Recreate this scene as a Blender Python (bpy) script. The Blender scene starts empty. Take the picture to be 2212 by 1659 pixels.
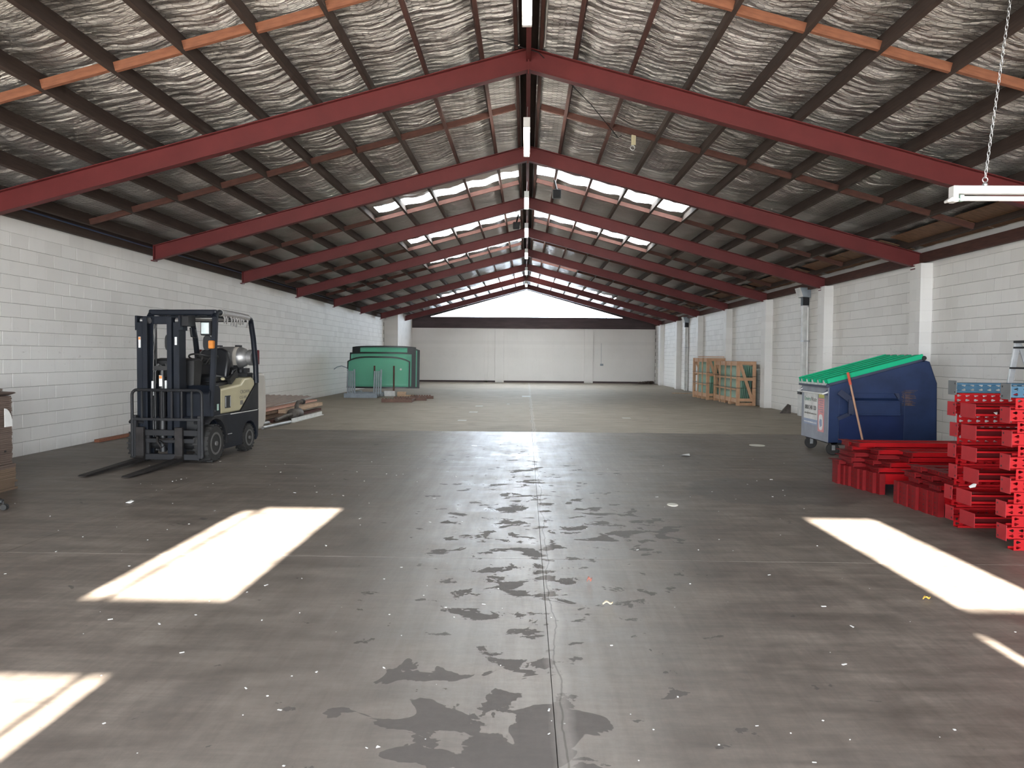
import bpy, bmesh, math, random
import numpy as np
from mathutils import Vector, Matrix
random.seed(7); np.random.seed(7)
S = bpy.context.scene
COL = S.collection
R_ = math.radians

# ------------------------------------------------------------------ camera
cam_d = bpy.data.cameras.new('camera')
cam = bpy.data.objects.new('camera', cam_d); COL.objects.link(cam)
cam_d.sensor_fit = 'HORIZONTAL'; cam_d.sensor_width = 36.0
cam_d.lens = 1661.0 / 2212.0 * 36.0
cam_d.clip_start = 0.05; cam_d.clip_end = 500
cam.matrix_world = (Matrix.Translation((0, 0, 1.5)) @ Matrix.Rotation(R_(1.03), 4, 'Z')
                    @ Matrix.Rotation(R_(90 - 2.05), 4, 'X') @ Matrix.Rotation(R_(0.46), 4, 'Z'))
S.camera = cam

# ------------------------------------------------------------------ sky, sun, exposure
W = bpy.data.worlds.new('sky'); S.world = W
W.use_nodes = True
wb = W.node_tree.nodes['Background']
wb.inputs['Color'].default_value = (0.88, 0.94, 1.0, 1); wb.inputs['Strength'].default_value = 5.0
W.cycles.sampling_method = 'AUTOMATIC'
sun_d = bpy.data.lights.new('sun', 'SUN'); sun = bpy.data.objects.new('sun', sun_d); COL.objects.link(sun)
sun_d.energy = 16.0; sun_d.angle = R_(0.53); sun_d.color = (1.0, 0.93, 0.82)
SUN_T = 0.45                                   # tan of the sun's height; it stands behind the camera
sun.rotation_euler = Vector((0.0, 1.0, -SUN_T)).to_track_quat('-Z', 'Y').to_euler()
sun.location = (0, -12, 12)
S.view_settings.view_transform = 'Standard'; S.view_settings.look = 'None'
S.view_settings.gamma = 1.0; S.view_settings.use_curve_mapping = False
S.view_settings.exposure = 2.85
S.cycles.use_denoising = True
S.cycles.max_bounces = 8; S.cycles.diffuse_bounces = 5; S.cycles.glossy_bounces = 3
S.cycles.transparent_max_bounces = 16
S.cycles.sample_clamp_indirect = 8.0
S.cycles.caustics_reflective = False; S.cycles.caustics_refractive = False

def portal(name, loc, normal, sx, sy):
    d = bpy.data.lights.new(name, 'AREA'); d.shape = 'RECTANGLE'; d.size = sx; d.size_y = sy
    d.cycles.is_portal = True
    o = bpy.data.objects.new(name, d); COL.objects.link(o)
    o.location = loc; o.rotation_euler = Vector(normal).to_track_quat('-Z', 'Z' if abs(normal[2]) < .9 else 'Y').to_euler()
    return o

# ------------------------------------------------------------------ helpers
class MB:
    """collects shapes into one mesh"""
    def __init__(s): s.v = []; s.f = []; s.m = []; s.cur = 0
    def add(s, vs, fs):
        n = len(s.v); s.v += [tuple(p) for p in vs]; s.f += [tuple(i + n for i in f) for f in fs]; s.m += [s.cur] * len(fs); return s
    def box(s, x0, x1, y0, y1, z0, z1):
        return s.add([(x0,y0,z0),(x1,y0,z0),(x1,y1,z0),(x0,y1,z0),(x0,y0,z1),(x1,y0,z1),(x1,y1,z1),(x0,y1,z1)],
                     [(0,3,2,1),(4,5,6,7),(0,1,5,4),(1,2,6,5),(2,3,7,6),(3,0,4,7)])
    def bar(s, p0, p1, w, h, up=(0,0,1)):
        """rectangular bar from p0 to p1, w across, h along up"""
        p0, p1, up = Vector(p0), Vector(p1), Vector(up)
        d = (p1 - p0).normalized(); a = d.cross(up)
        if a.length < 1e-4: a = d.cross(Vector((1,0,0)))
        a.normalize(); b = a.cross(d).normalized()
        vs = []
        for p in (p0, p1):
            for i, j in ((-1,-1),(1,-1),(1,1),(-1,1)): vs.append(p + a*(i*w/2) + b*(j*h/2))
        return s.add(vs, [(0,1,2,3),(7,6,5,4),(0,4,5,1),(1,5,6,2),(2,6,7,3),(3,7,4,0)])
    def tube(s, p0, p1, r, n=12, r1=None, cap=True):
        return s.path([p0, p1], r, n, cap, r1)
    def path(s, pts, r, n=10, cap=True, r1=None, closed=False):
        pts = [Vector(p) for p in pts]; N = len(pts); base = len(s.v); prev = None
        for i, p in enumerate(pts):
            if closed: t = pts[(i+1) % N] - pts[i-1]
            else: t = pts[min(i+1, N-1)] - pts[max(i-1, 0)]
            t.normalize()
            if prev is None:
                u = t.cross(Vector((0,0,1)))
                if u.length < 1e-3: u = t.cross(Vector((1,0,0)))
            else: u = prev - t * prev.dot(t)
            u.normalize(); prev = u; w = t.cross(u)
            rr = r if r1 is None else r + (r1 - r) * i / (N-1)
            for k in range(n):
                a = 2*math.pi*k/n; s.v.append(tuple(p + u*(rr*math.cos(a)) + w*(rr*math.sin(a))))
        for i in range(N if closed else N-1):
            j = (i+1) % N
            for k in range(n):
                l = (k+1) % n
                s.f.append((base+i*n+k, base+i*n+l, base+j*n+l, base+j*n+k)); s.m.append(s.cur)
        if cap and not closed:
            s.f.append(tuple(base + k for k in reversed(range(n)))); s.m.append(s.cur)
            s.f.append(tuple(base + (N-1)*n + k for k in range(n))); s.m.append(s.cur)
        return s
    def lathe(s, prof, o=(0,0,0), axis=(0,0,1), n=20):
        """prof: (radius, height) pairs turned round axis through o"""
        ax = Vector(axis).normalized(); u = ax.cross(Vector((0,1,0)))
        if u.length < 1e-3: u = ax.cross(Vector((1,0,0)))
        u.normalize(); w = ax.cross(u); o = Vector(o); base = len(s.v)
        for r, h in prof:
            for k in range(n):
                a = 2*math.pi*k/n; s.v.append(tuple(o + ax*h + u*(r*math.cos(a)) + w*(r*math.sin(a))))
        for i in range(len(prof)-1):
            for k in range(n):
                l = (k+1) % n; s.f.append((base+i*n+k, base+i*n+l, base+(i+1)*n+l, base+(i+1)*n+k)); s.m.append(s.cur)
        s.f.append(tuple(base+k for k in reversed(range(n)))); s.m.append(s.cur)
        s.f.append(tuple(base+(len(prof)-1)*n+k for k in range(n))); s.m.append(s.cur)
        return s
    def prism(s, poly, o, u, v, w):
        """poly in the (u, v) plane through o, pushed along vector w"""
        o, u, v, w = Vector(o), Vector(u), Vector(v), Vector(w); n = len(poly)
        vs = [o + u*a + v*b for a, b in poly] + [o + u*a + v*b + w for a, b in poly]
        return s.add(vs, [tuple(reversed(range(n))), tuple(range(n, 2*n))] + [(i, (i+1) % n, n+(i+1) % n, n+i) for i in range(n)])
    def build(s, name, mat, parent=None, bevel=0, smooth=None, seg=1, recalc=True):
        me = bpy.data.meshes.new(name); me.from_pydata(s.v, [], s.f)
        mats = mat if isinstance(mat, (list, tuple)) else [mat]
        for m in mats: me.materials.append(m)
        if len(mats) > 1: me.polygons.foreach_set('material_index', s.m)
        if recalc:
            bm = bmesh.new(); bm.from_mesh(me); bmesh.ops.recalc_face_normals(bm, faces=bm.faces); bm.to_mesh(me); bm.free()
        if smooth:
            me.shade_smooth(); me.set_sharp_from_angle(angle=R_(smooth))
        me.update()
        return link(name, me, parent, bevel, seg)

def link(name, me, parent=None, bevel=0, seg=1):
    o = bpy.data.objects.new(name, me); COL.objects.link(o)
    if parent is not None: o.parent = parent
    if bevel:
        b = o.modifiers.new('edge', 'BEVEL'); b.width = bevel; b.segments = seg; b.limit_method = 'ANGLE'; b.angle_limit = R_(40)
    return o

def tag(o, label=None, cat=None, group=None, kind=None):
    if label: o['label'] = label
    if cat: o['category'] = cat
    if group: o['group'] = group
    if kind: o['kind'] = kind
    return o

def empty(name, loc=(0,0,0), rz=0, **k):
    o = bpy.data.objects.new(name, None); COL.objects.link(o)
    o.empty_display_size = .1; o.location = loc; o.rotation_euler = (0, 0, rz)
    return tag(o, **k)

def copy_tree(o, parent=None):
    c = o.copy(); COL.objects.link(c)
    if parent is not None: c.parent = parent
    for ch in list(o.children): copy_tree(ch, c)
    return c

def text(body, size, mat, parent, org, ux, uy, depth=.002, name='lettering', align='LEFT', width=None):
    cu = bpy.data.curves.new('t', 'FONT'); cu.body = body; cu.size = size; cu.align_x = align; cu.extrude = depth/2
    cu.resolution_u = 3
    t = bpy.data.objects.new('t', cu); COL.objects.link(t)
    bpy.context.view_layer.update()
    me = bpy.data.meshes.new_from_object(t.evaluated_get(bpy.context.evaluated_depsgraph_get()))
    bpy.data.objects.remove(t); bpy.data.curves.remove(cu)
    me.name = name; me.materials.clear(); me.materials.append(mat)
    if width:
        xs = [v.co.x for v in me.vertices]; k = width / (max(xs) - min(xs))
        for v in me.vertices: v.co.x *= k
    o = link(name, me, parent)
    ux, uy = Vector(ux).normalized(), Vector(uy).normalized(); uz = ux.cross(uy)
    m = Matrix((ux, uy, uz)).transposed().to_4x4(); m.translation = Vector(org); o.matrix_local = m
    return o

ORD = ['first','second','third','fourth','fifth','sixth','seventh','eighth','ninth','tenth','eleventh','twelfth','thirteenth','fourteenth']

# ------------------------------------------------------------------ materials
def nt(name):
    m = bpy.data.materials.new(name); m.use_nodes = True; t = m.node_tree
    return m, t, t.nodes['Principled BSDF'], t.nodes, t.links
def tex(t, scale=(1,1,1), coord='Object'):
    c = t.nodes.new('ShaderNodeTexCoord'); mp = t.nodes.new('ShaderNodeMapping'); mp.inputs['Scale'].default_value = scale
    t.links.new(c.outputs[coord], mp.inputs[0]); return mp.outputs[0]
def wpos(t, scale=(1,1,1)):
    c = t.nodes.new('ShaderNodeNewGeometry'); mp = t.nodes.new('ShaderNodeMapping'); mp.inputs['Scale'].default_value = scale
    t.links.new(c.outputs['Position'], mp.inputs[0]); return mp.outputs[0]
def noise(t, vec, scale, detail=4, rough=.55, dist=0):
    n = t.nodes.new('ShaderNodeTexNoise'); n.inputs['Scale'].default_value = scale; n.inputs['Detail'].default_value = detail
    n.inputs['Roughness'].default_value = rough; n.inputs['Distortion'].default_value = dist
    t.links.new(vec, n.inputs['Vector']); return n.outputs['Fac']
def ramp(t, fac, stops):
    r = t.nodes.new('ShaderNodeValToRGB'); e = r.color_ramp.elements
    while len(e) < len(stops): e.new(.5)
    for i, (p, c) in enumerate(stops):
        e[i].position = p; e[i].color = tuple(c) + ((1,) if len(c) == 3 else ()) if isinstance(c, (tuple, list)) else (c, c, c, 1)
    t.links.new(fac, r.inputs[0]); return r.outputs[0]
def rng(t, v, a, b, c=0, d=1):
    n = t.nodes.new('ShaderNodeMapRange'); n.inputs[1].default_value = a; n.inputs[2].default_value = b
    n.inputs[3].default_value = c; n.inputs[4].default_value = d
    t.links.new(v, n.inputs[0]); return n.outputs[0]
def mth(t, op, a, b=None):
    n = t.nodes.new('ShaderNodeMath'); n.operation = op
    for i, x in enumerate((a, b)):
        if x is None: continue
        if isinstance(x, (int, float)): n.inputs[i].default_value = x
        else: t.links.new(x, n.inputs[i])
    return n.outputs[0]
def mix(t, f, a, b, mode='MIX'):
    n = t.nodes.new('ShaderNodeMix'); n.data_type = 'RGBA'; n.blend_type = mode
    for i, x in ((0, f), (6, a), (7, b)):
        if isinstance(x, (int, float)): n.inputs[i].default_value = x if i == 0 else (x, x, x, 1)
        elif isinstance(x, (tuple, list)): n.inputs[i].default_value = tuple(x) + (1,) if len(x) == 3 else x
        else: t.links.new(x, n.inputs[i])
    return n.outputs[2]
def bump(t, bs, h, strength=.3, dist=.01):
    b = t.nodes.new('ShaderNodeBump'); b.inputs['Strength'].default_value = strength; b.inputs['Distance'].default_value = dist
    t.links.new(h, b.inputs['Height']); t.links.new(b.outputs[0], bs.inputs['Normal'])

def mat(name, col, rough=.5, metal=0, var=.15, scale=6, col2=None, wear=.0, wearcol=None, bmp=0, stretch=(1,1,1), coat=0, world=False, spec=.5):
    """paint, wood, metal: a base colour broken by noise, optional wear spots and fine relief"""
    m, t, bs, N, L = nt(name)
    vec = wpos(t, stretch) if world else tex(t, stretch)
    n = noise(t, vec, scale, 5, .6)
    c2 = col2 or tuple(x * (1 - 2*var) for x in col)
    c = ramp(t, n, [(.3, c2), (.7, col)])
    if wear:
        w = noise(t, vec, scale * 2.3, 6, .7, .4)
        f = rng(t, w, 1 - wear - .03, 1 - wear + .03)
        c = mix(t, f, c, wearcol or (.25, .22, .2))
    L.new(c, bs.inputs['Base Color'])
    bs.inputs['Roughness'].default_value = rough; bs.inputs['Metallic'].default_value = metal
    bs.inputs['Specular IOR Level'].default_value = spec
    if coat: bs.inputs['Coat Weight'].default_value = coat
    if bmp: bump(t, bs, noise(t, vec, scale * 5, 4, .6), bmp, .004)
    return m

M = {}
MORTAR = (.43, .415, .395)
# painted concrete block, white, a little grimy at hand height
def wall_mat(name, col):
    m, t, bs, N, L = nt(name)
    p = wpos(t); n1 = noise(t, p, .7, 4, .6); n2 = noise(t, p, 9, 4, .65)
    c = ramp(t, n1, [(.3, tuple(x*.93 for x in col)), (.7, col)])
    # every block a shade of its own
    sp = N.new('ShaderNodeSeparateXYZ'); L.new(p, sp.inputs[0])
    row = mth(t, 'FLOOR', mth(t, 'DIVIDE', sp.outputs[2], .2)); odd = mth(t, 'MULTIPLY', mth(t, 'MODULO', row, 2.0), .5)
    colm = mth(t, 'FLOOR', mth(t, 'ADD', mth(t, 'DIVIDE', mth(t, 'ADD', sp.outputs[1], 4.2), .4), odd))
    wn = N.new('ShaderNodeTexWhiteNoise'); wn.noise_dimensions = '2D'; cv = N.new('ShaderNodeCombineXYZ'); L.new(row, cv.inputs[0]); L.new(colm, cv.inputs[1]); L.new(cv.outputs[0], wn.inputs['Vector'])
    up = rng(t, sp.outputs[2], 1.2, 1.9)
    c = mix(t, mth(t, 'MULTIPLY', mth(t, 'MULTIPLY', rng(t, wn.outputs['Value'], .45, 1.0), up), .24), c, (.52, .50, .47))
    st = noise(t, wpos(t, (3, 3, .25)), 3, 5, .65)
    c = mix(t, mth(t, 'MULTIPLY', rng(t, st, .58, .85), .16), c, (.42, .38, .34))
    sc = noise(t, wpos(t, (1, 1, 2.5)), 6, 6, .75)
    sep = N.new('ShaderNodeSeparateXYZ'); L.new(p, sep.inputs[0])
    band = mth(t, 'MULTIPLY', rng(t, sep.outputs[2], 1.1, 1.5), rng(t, sep.outputs[2], 2.0, 1.65))
    c = mix(t, mth(t, 'MULTIPLY', mth(t, 'MULTIPLY', band, rng(t, sc, .6, .68)), .45), c, (.3, .26, .23))
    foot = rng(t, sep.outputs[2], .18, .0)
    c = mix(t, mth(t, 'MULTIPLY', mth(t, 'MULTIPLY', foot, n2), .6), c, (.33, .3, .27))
    L.new(c, bs.inputs['Base Color']); bs.inputs['Roughness'].default_value = .6
    bump(t, bs, n2, .25, .004)
    return m
M['wall'] = wall_mat('white_painted_block', (.80, .785, .76))
M['wall_far'] = wall_mat('white_painted_render', (.74, .71, .68))
M['mortar'] = mat('grey_painted_mortar', MORTAR, .8, 0, .2, 3)
M['steel_red'] = mat('red_oxide_steel', (.135, .023, .023), .5, 0, .12, 2.5, wear=.26, wearcol=(.10, .02, .02), spec=.3)
M['timber_dark'] = mat('dark_roof_timber', (.05, .030, .022), .85, 0, .3, 5, col2=(.028, .017, .012), stretch=(8, .6, 8), bmp=.2)
M['timber_red'] = mat('reddish_roof_timber', (.085, .033, .024), .8, 0, .3, 5, col2=(.045, .017, .013), stretch=(8, .6, 8), bmp=.2)
M['timber_mid'] = mat('red_brown_timber', (.10, .038, .026), .8, 0, .3, 6, col2=(.06, .022, .016), stretch=(1, 6, 6), bmp=.2)
M['timber_new'] = mat('orange_pine_timber', (.32, .125, .065), .7, 0, .25, 6, col2=(.20, .075, .04), stretch=(1, 6, 6), bmp=.2)
M['ply'] = mat('brown_plywood', (.22, .11, .055), .75, 0, .25, 3, stretch=(2, 6, 1))
M['black'] = mat('black_plastic', (.012, .012, .013), .5, 0, .1, 8)
M['rubber'] = mat('black_rubber', (.02, .019, .018), .8, 0, .2, 14, bmp=.3)
M['steel'] = mat('bare_steel', (.45, .45, .45), .4, .9, .2, 9)
M['galv'] = mat('galvanised_steel', (.55, .56, .57), .45, .8, .15, 12)
M['white'] = mat('white_enamel', (.80, .80, .78), .35, 0, .04, 6)
M['white_dirty'] = mat('dirty_white_paint', (.72, .72, .70), .5, 0, .15, 5)
M['grey_paint'] = mat('blue_grey_paint', (.30, .34, .38), .5, 0, .15, 5)
M['dark_timber_far'] = mat('dark_stained_board', (.085, .06, .062), .8, 0, .2, 2, stretch=(.5, 1, 3))

def emit(name, col, s):
    m, t, bs, N, L = nt(name); e = N.new('ShaderNodeEmission'); e.inputs[0].default_value = col + (1,); e.inputs[1].default_value = s
    L.new(e.outputs[0], N['Material Output'].inputs[0]); N.remove(bs); return m
M['tube_light'] = emit('lit_fluorescent_tube', (1.0, .96, .86), 9.0)

def pane_mat(name, tint, trans=.9, rough=.05):
    m, t, bs, N, L = nt(name); N.remove(bs)
    a = N.new('ShaderNodeBsdfTransparent'); a.inputs[0].default_value = tint + (1,)
    g = N.new('ShaderNodeBsdfGlossy'); g.inputs['Roughness'].default_value = rough
    x = N.new('ShaderNodeMixShader'); x.inputs[0].default_value = 1 - trans
    L.new(a.outputs[0], x.inputs[1]); L.new(g.outputs[0], x.inputs[2]); L.new(x.outputs[0], N['Material Output'].inputs[0]); return m
M['pane'] = pane_mat('window_glass', (.82, .86, .90), .93)
def skylight_mat():
    m, t, bs, N, L = nt('translucent_fibreglass'); N.remove(bs)
    g = N.new('ShaderNodeBsdfTranslucent'); g.inputs[0].default_value = (.30, .315, .32, 1)
    L.new(g.outputs[0], N['Material Output'].inputs[0]); return m
M['skylight'] = skylight_mat()

def foil_mat():
    m, t, bs, N, L = nt('silver_foil_insulation')
    p = wpos(t, (.30, 1.5, .30)); n = noise(t, p, 7, 6, .66, .8)
    n2 = noise(t, wpos(t), .5, 3, .5)
    c = ramp(t, n2, [(.3, (.31, .295, .275)), (.7, (.44, .42, .40))])
    L.new(c, bs.inputs['Base Color']); bs.inputs['Metallic'].default_value = .8; bs.inputs['Roughness'].default_value = .32
    bump(t, bs, n, 1.0, .09); return m
M['foil'] = foil_mat()

# ================================================================== THE BUILDING
YB, YF = 44.5, -3.2            # back wall, front wall (behind the camera)
XL, XR, XP = -7.30, 7.42, 7.20  # left wall face, right wall face, pilaster face
PITCH = .268
ZT = 5.44                      # top of the rafters at the ridge = underside of the purlins
PUR_H = .19
def zroof(x): return ZT - PITCH * abs(x)
BAYS = [10 + 4.55 * k for k in range(-2, 8)]      # 0.9, 5.45, 10 ... rafters

# ---------------- floor
def floor_mat():
    m, t, bs, N, L = nt('worn_concrete')
    p = wpos(t); sep = N.new('ShaderNodeSeparateXYZ'); L.new(p, sep.inputs[0]); X, Y = sep.outputs[0], sep.outputs[1]
    n_big = noise(t, p, .55, 5, .62); n_mid = noise(t, p, 2.6, 6, .65, .3); n_fine = noise(t, p, 22, 4, .7)
    streak = noise(t, wpos(t, (.7, 3.4, 1)), 1.7, 6, .68, .2)
    streakL = noise(t, wpos(t, (5, .35, 1)), 1.3, 5, .65)
    near = ramp(t, n_big, [(.28, (.128, .106, .090)), (.72, (.236, .205, .180))])
    near = mix(t, .8, near, ramp(t, n_mid, [(.3, (.58, .56, .54)), (.68, (1.16, 1.15, 1.13))]), 'MULTIPLY')
    near = mix(t, .75, near, ramp(t, streak, [(.32, (.58, .565, .55)), (.62, (1.16, 1.16, 1.16))]), 'MULTIPLY')
    grit = noise(t, wpos(t, (9, .8, 1)), 2.2, 6, .75, .3); grit2 = noise(t, wpos(t, (1, 7, 1)), 3.0, 6, .75, .3)
    near = mix(t, .55, near, ramp(t, grit, [(.34, (.72, .71, .70)), (.6, (1.1, 1.1, 1.1))]), 'MULTIPLY')
    near = mix(t, .45, near, ramp(t, grit2, [(.34, (.66, .65, .64)), (.6, (1.12, 1.12, 1.12))]), 'MULTIPLY')
    far = ramp(t, streak, [(.28, (.17, .143, .113)), (.72, (.32, .272, .216))])
    far = mix(t, .5, far, ramp(t, n_big, [(.3, (.7, .7, .7)), (.7, (1.15, 1.12, 1.1))]), 'MULTIPLY')
    isfar = rng(t, Y, 15.28, 15.32)
    c = mix(t, isfar, near, far)
    # pale scuffed band of a longitudinal wheel lane
    lane = mth(t, 'MULTIPLY', rng(t, mth(t, 'ABSOLUTE', mth(t, 'ADD', X, .35)), 2.1, .5), rng(t, Y, 15.31, 15.27))
    lane = mth(t, 'MULTIPLY', lane, rng(t, streakL, .3, .7, .55, 1))
    c = mix(t, mth(t, 'MULTIPLY', lane, .40), c, (.31, .28, .255))
    # flaked-off sealer: dark matt islands with crisp edges
    blob = noise(t, wpos(t, (.85, 1.0, 1)), 4.2, 5, .60, .35)
    cl = mth(t, 'MULTIPLY', rng(t, mth(t, 'ABSOLUTE', mth(t, 'ADD', X, -.05)), 1.5, .15), mth(t, 'MULTIPLY', rng(t, Y, 1.0, 4.5), rng(t, Y, 13.5, 9.0)))
    px = mth(t, 'ADD', X, .22); py = mth(t, 'MULTIPLY', mth(t, 'ADD', Y, -3.0), .85)
    pd = mth(t, 'SQRT', mth(t, 'ADD', mth(t, 'MULTIPLY', px, px), mth(t, 'MULTIPLY', py, py)))
    pud = rng(t, pd, .75, .1)
    qx = mth(t, 'ADD', X, -1.05); qy = mth(t, 'MULTIPLY', mth(t, 'ADD', Y, -6.9), .5)
    qd = mth(t, 'SQRT', mth(t, 'ADD', mth(t, 'MULTIPLY', qx, qx), mth(t, 'MULTIPLY', qy, qy)))
    thr = mth(t, 'ADD', mth(t, 'MULTIPLY', cl, .14), mth(t, 'ADD', mth(t, 'MULTIPLY', pud, .0), mth(t, 'MULTIPLY', rng(t, qd, .7, .1), .12)))
    flake = rng(t, mth(t, 'ADD', blob, thr), .690, .700)
    blob2 = noise(t, wpos(t, (1, 1.15, 1)), 2.3, 4, .5, .9)
    flake = mth(t, 'MAXIMUM', flake, rng(t, mth(t, 'ADD', blob2, mth(t, 'MULTIPLY', pud, .33)), .712, .718))
    c = mix(t, mth(t, 'MULTIPLY', flake, .80), c, (.088, .078, .073))
    # a broad tarry stain on the right and darker, dirtier floor beside the walls
    tx_ = mth(t, 'MULTIPLY', mth(t, 'ADD', X, -2.9), .55); ty_ = mth(t, 'MULTIPLY', mth(t, 'ADD', Y, -8.7), .7)
    td = mth(t, 'SQRT', mth(t, 'ADD', mth(t, 'MULTIPLY', tx_, tx_), mth(t, 'MULTIPLY', ty_, ty_)))
    c = mix(t, mth(t, 'MULTIPLY', rng(t, mth(t, 'ADD', td, mth(t, 'MULTIPLY', n_mid, .5)), .86, .82), .45), c, (.07, .064, .06))
    # pale filled crack down the middle, wobbling
    wob = noise(t, wpos(t, (.2, 1, 1)), 1.1, 4, .6)
    cx = mth(t, 'ABSOLUTE', mth(t, 'ADD', mth(t, 'ADD', X, -.165), mth(t, 'MULTIPLY', mth(t, 'ADD', wob, -.5), -.16)))
    c = mix(t, mth(t, 'MULTIPLY', rng(t, cx, .06, .02), .38), c, (.38, .35, .32))
    c = mix(t, mth(t, 'MULTIPLY', rng(t, cx, .005, .003), .6), c, (.08, .07, .06))
    # tyre scrubs: arcs of dark and pale lines where a truck turned
    ax = mth(t, 'ADD', X, 1.9); ay = mth(t, 'ADD', Y, -12.2)
    ar = mth(t, 'SQRT', mth(t, 'ADD', mth(t, 'MULTIPLY', ax, ax), mth(t, 'MULTIPLY', ay, ay)))
    w = N.new('ShaderNodeTexWave'); w.wave_type = 'BANDS'; w.inputs['Scale'].default_value = 2.6; w.inputs['Distortion'].default_value = .8
    cmb = N.new('ShaderNodeCombineXYZ'); L.new(ar, cmb.inputs[0]); L.new(cmb.outputs[0], w.inputs['Vector'])
    am = mth(t, 'MULTIPLY', mth(t, 'MULTIPLY', rng(t, ar, .9, 1.2), rng(t, ar, 1.95, 1.7)), mth(t, 'MULTIPLY', rng(t, ax, .1, .7), rng(t, noise(t, p, 1.3, 3), .4, .55)))
    c = mix(t, mth(t, 'MULTIPLY', mth(t, 'MULTIPLY', am, w.outputs['Fac']), .4), c, (.09, .08, .075))
    # oil stains
    ol = noise(t, p, 1.1, 4, .5); c = mix(t, mth(t, 'MULTIPLY', rng(t, ol, .62, .72), .45), c, (.075, .066, .06))
    # specks
    v = N.new('ShaderNodeTexVoronoi'); v.inputs['Scale'].default_value = 5; L.new(p, v.inputs['Vector'])
    c = mix(t, mth(t, 'MULTIPLY', rng(t, v.outputs['Distance'], .03, .018), rng(t, n_mid, .5, .56)), c, (.55, .53, .5))
    c = mix(t, .3, c, ramp(t, n_fine, [(.3, (.75, .75, .75)), (.7, (1.2, 1.2, 1.2))]), 'MULTIPLY')
    L.new(c, bs.inputs['Base Color'])
    r = mix(t, isfar, ramp(t, n_mid, [(.3, .46), (.7, .6)]), .72)
    r = mix(t, lane, r, ramp(t, mth(t, 'ADD', mth(t, 'MULTIPLY', streak, .5), mth(t, 'MULTIPLY', n_mid, .5)), [(.36, .21), (.62, .40)]))
    r = mix(t, flake, r, .62)
    L.new(r, bs.inputs['Roughness']); bs.inputs['Specular IOR Level'].default_value = .5
    h = mix(t, .5, n_fine, mix(t, .5, n_mid, streak)); bump(t, bs, h, .22, .006)
    return m
M['floor'] = floor_mat()
M['joint'] = mat('dirt_filled_joint', (.07, .062, .055), .9, 0, .2, 8)
fl = MB().box(-7.6, 7.7, YF - .3, YB + .3, -.2, -.012).build('floor', M['joint'])
tag(fl, 'worn grey-brown concrete floor of the warehouse', kind='structure')
xs = [-7.6, -3.9, .13, 4.0, 7.7]; ys = [YF - .3, .95, 5.66, 10.4, 15.30, 19.0, 24.0, 29.5, 35.0, 40.0, YB + .3]
for i in range(len(xs) - 1):
    for j in range(len(ys) - 1):
        g = .003
        MB().box(xs[i] + g*.6, xs[i+1] - g*.6, ys[j] + g, ys[j+1] - g, -.012, 0).build('slab', M['floor'], fl)
# ground outside the roller doors
M['apron'] = mat('outdoor_concrete', (.34, .33, .31), .85, 0, .12, 1.5, world=True)
tag(MB().box(-14, 14, -22, YF - .3, -.25, -.02).build('ground', M['apron']), 'concrete yard outside the front doors', kind='structure')

# ---------------- block walls
def block_mesh(name, l, d, h):
    return MB().box(-d, 0, -l/2, l/2, -h/2, h/2)
BL, BH, J = .40, .20, .007
def make_wall(name, face, sgn, y0, y1, ztop, visible_y, label, skip=None):
    """sgn +1: room is on the +X side of the face"""
    d = .02
    back = MB().box(min(face - sgn*(.0045), face - sgn*.22), max(face - sgn*.0045, face - sgn*.22), y0, y1, -.05, ztop).build(name, M['mortar'])
    tag(back, label, kind='structure')
    def blk(l):
        mb = MB().box(-.018 if sgn > 0 else 0, 0 if sgn > 0 else .018, -(l - J)/2, (l - J)/2, -(BH - J)/2, (BH - J)/2)
        o = mb.build('block', M['wall'], back, bevel=.0025); return o
    proto = blk(BL); proto.location = (face, 0, 0); rest = MB(); cands = []
    rows = int(3.2 / BH)
    for r in range(rows):
        z = BH * (r + .5); y = math.floor(y0/BL)*BL + (BL/2 if r % 2 else 0)
        while y < y1 - BL*.4:
            if y > y0 + BL*.4 and not (skip and skip(y)): cands.append((y, z))
            y += BL
    seen = sorted([c for c in cands if c[0] >= visible_y], key=lambda c: c[0])[:300]
    ss = set(seen); used = False
    for y, z in cands:
        off = face + random.uniform(-.0022, .0018)
        if (y, z) in ss:
            o = proto if not used else proto.copy()
            if used: COL.objects.link(o)
            used = True; o.parent = back; o.location = (off, y, z)
        else:
            l, h = (BL - J)/2, (BH - J)/2
            rest.box(min(off, off - sgn*.018), max(off, off - sgn*.018), y - l, y + l, z - h, z + h)
    tag(rest.build('block', M['wall'], back), kind='stuff')
    # smooth bond beam along the top
    MB().box(min(face + sgn*.002, face - sgn*.02), max(face + sgn*.002, face - sgn*.02), y0, y1, 3.2, ztop).build('bond_beam', M['wall'], back)
    return back
YJ = 39.5
wl = make_wall('wall_left', XL, 1, YF, YJ, 3.62, 10.2, 'white painted concrete block wall along the left side')
# the left wall steps in towards the far corner
st = MB().box(XL - .2, -6.6, YJ - .003, YJ + .18, -.01, 3.75).build('return', M['wall_far'], wl)
MB().box(-6.78, -6.6, YJ + .18, YB, 0, 3.75).build('far_wall', M['wall_far'], wl)
PIL = [y + .0 for y in BAYS]
wr = make_wall('wall_right', XR, -1, YF, YB, 3.62, 11.2, 'white painted concrete block wall with pilasters along the right side',
               skip=None)
for p in PIL:
    b = MB()
    for r in range(16):
        e = random.uniform(-.002, .002)
        b.box(XP + e, XR + .02, p - .30 + e, p + .10 + e, r*BH + .002, (r+1)*BH - .002)
    b.box(XP + .006, XR + .02, p - .294, p + .094, 0, 3.27)
    b.build('pilaster', M['wall'], wr, bevel=.002)

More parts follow.
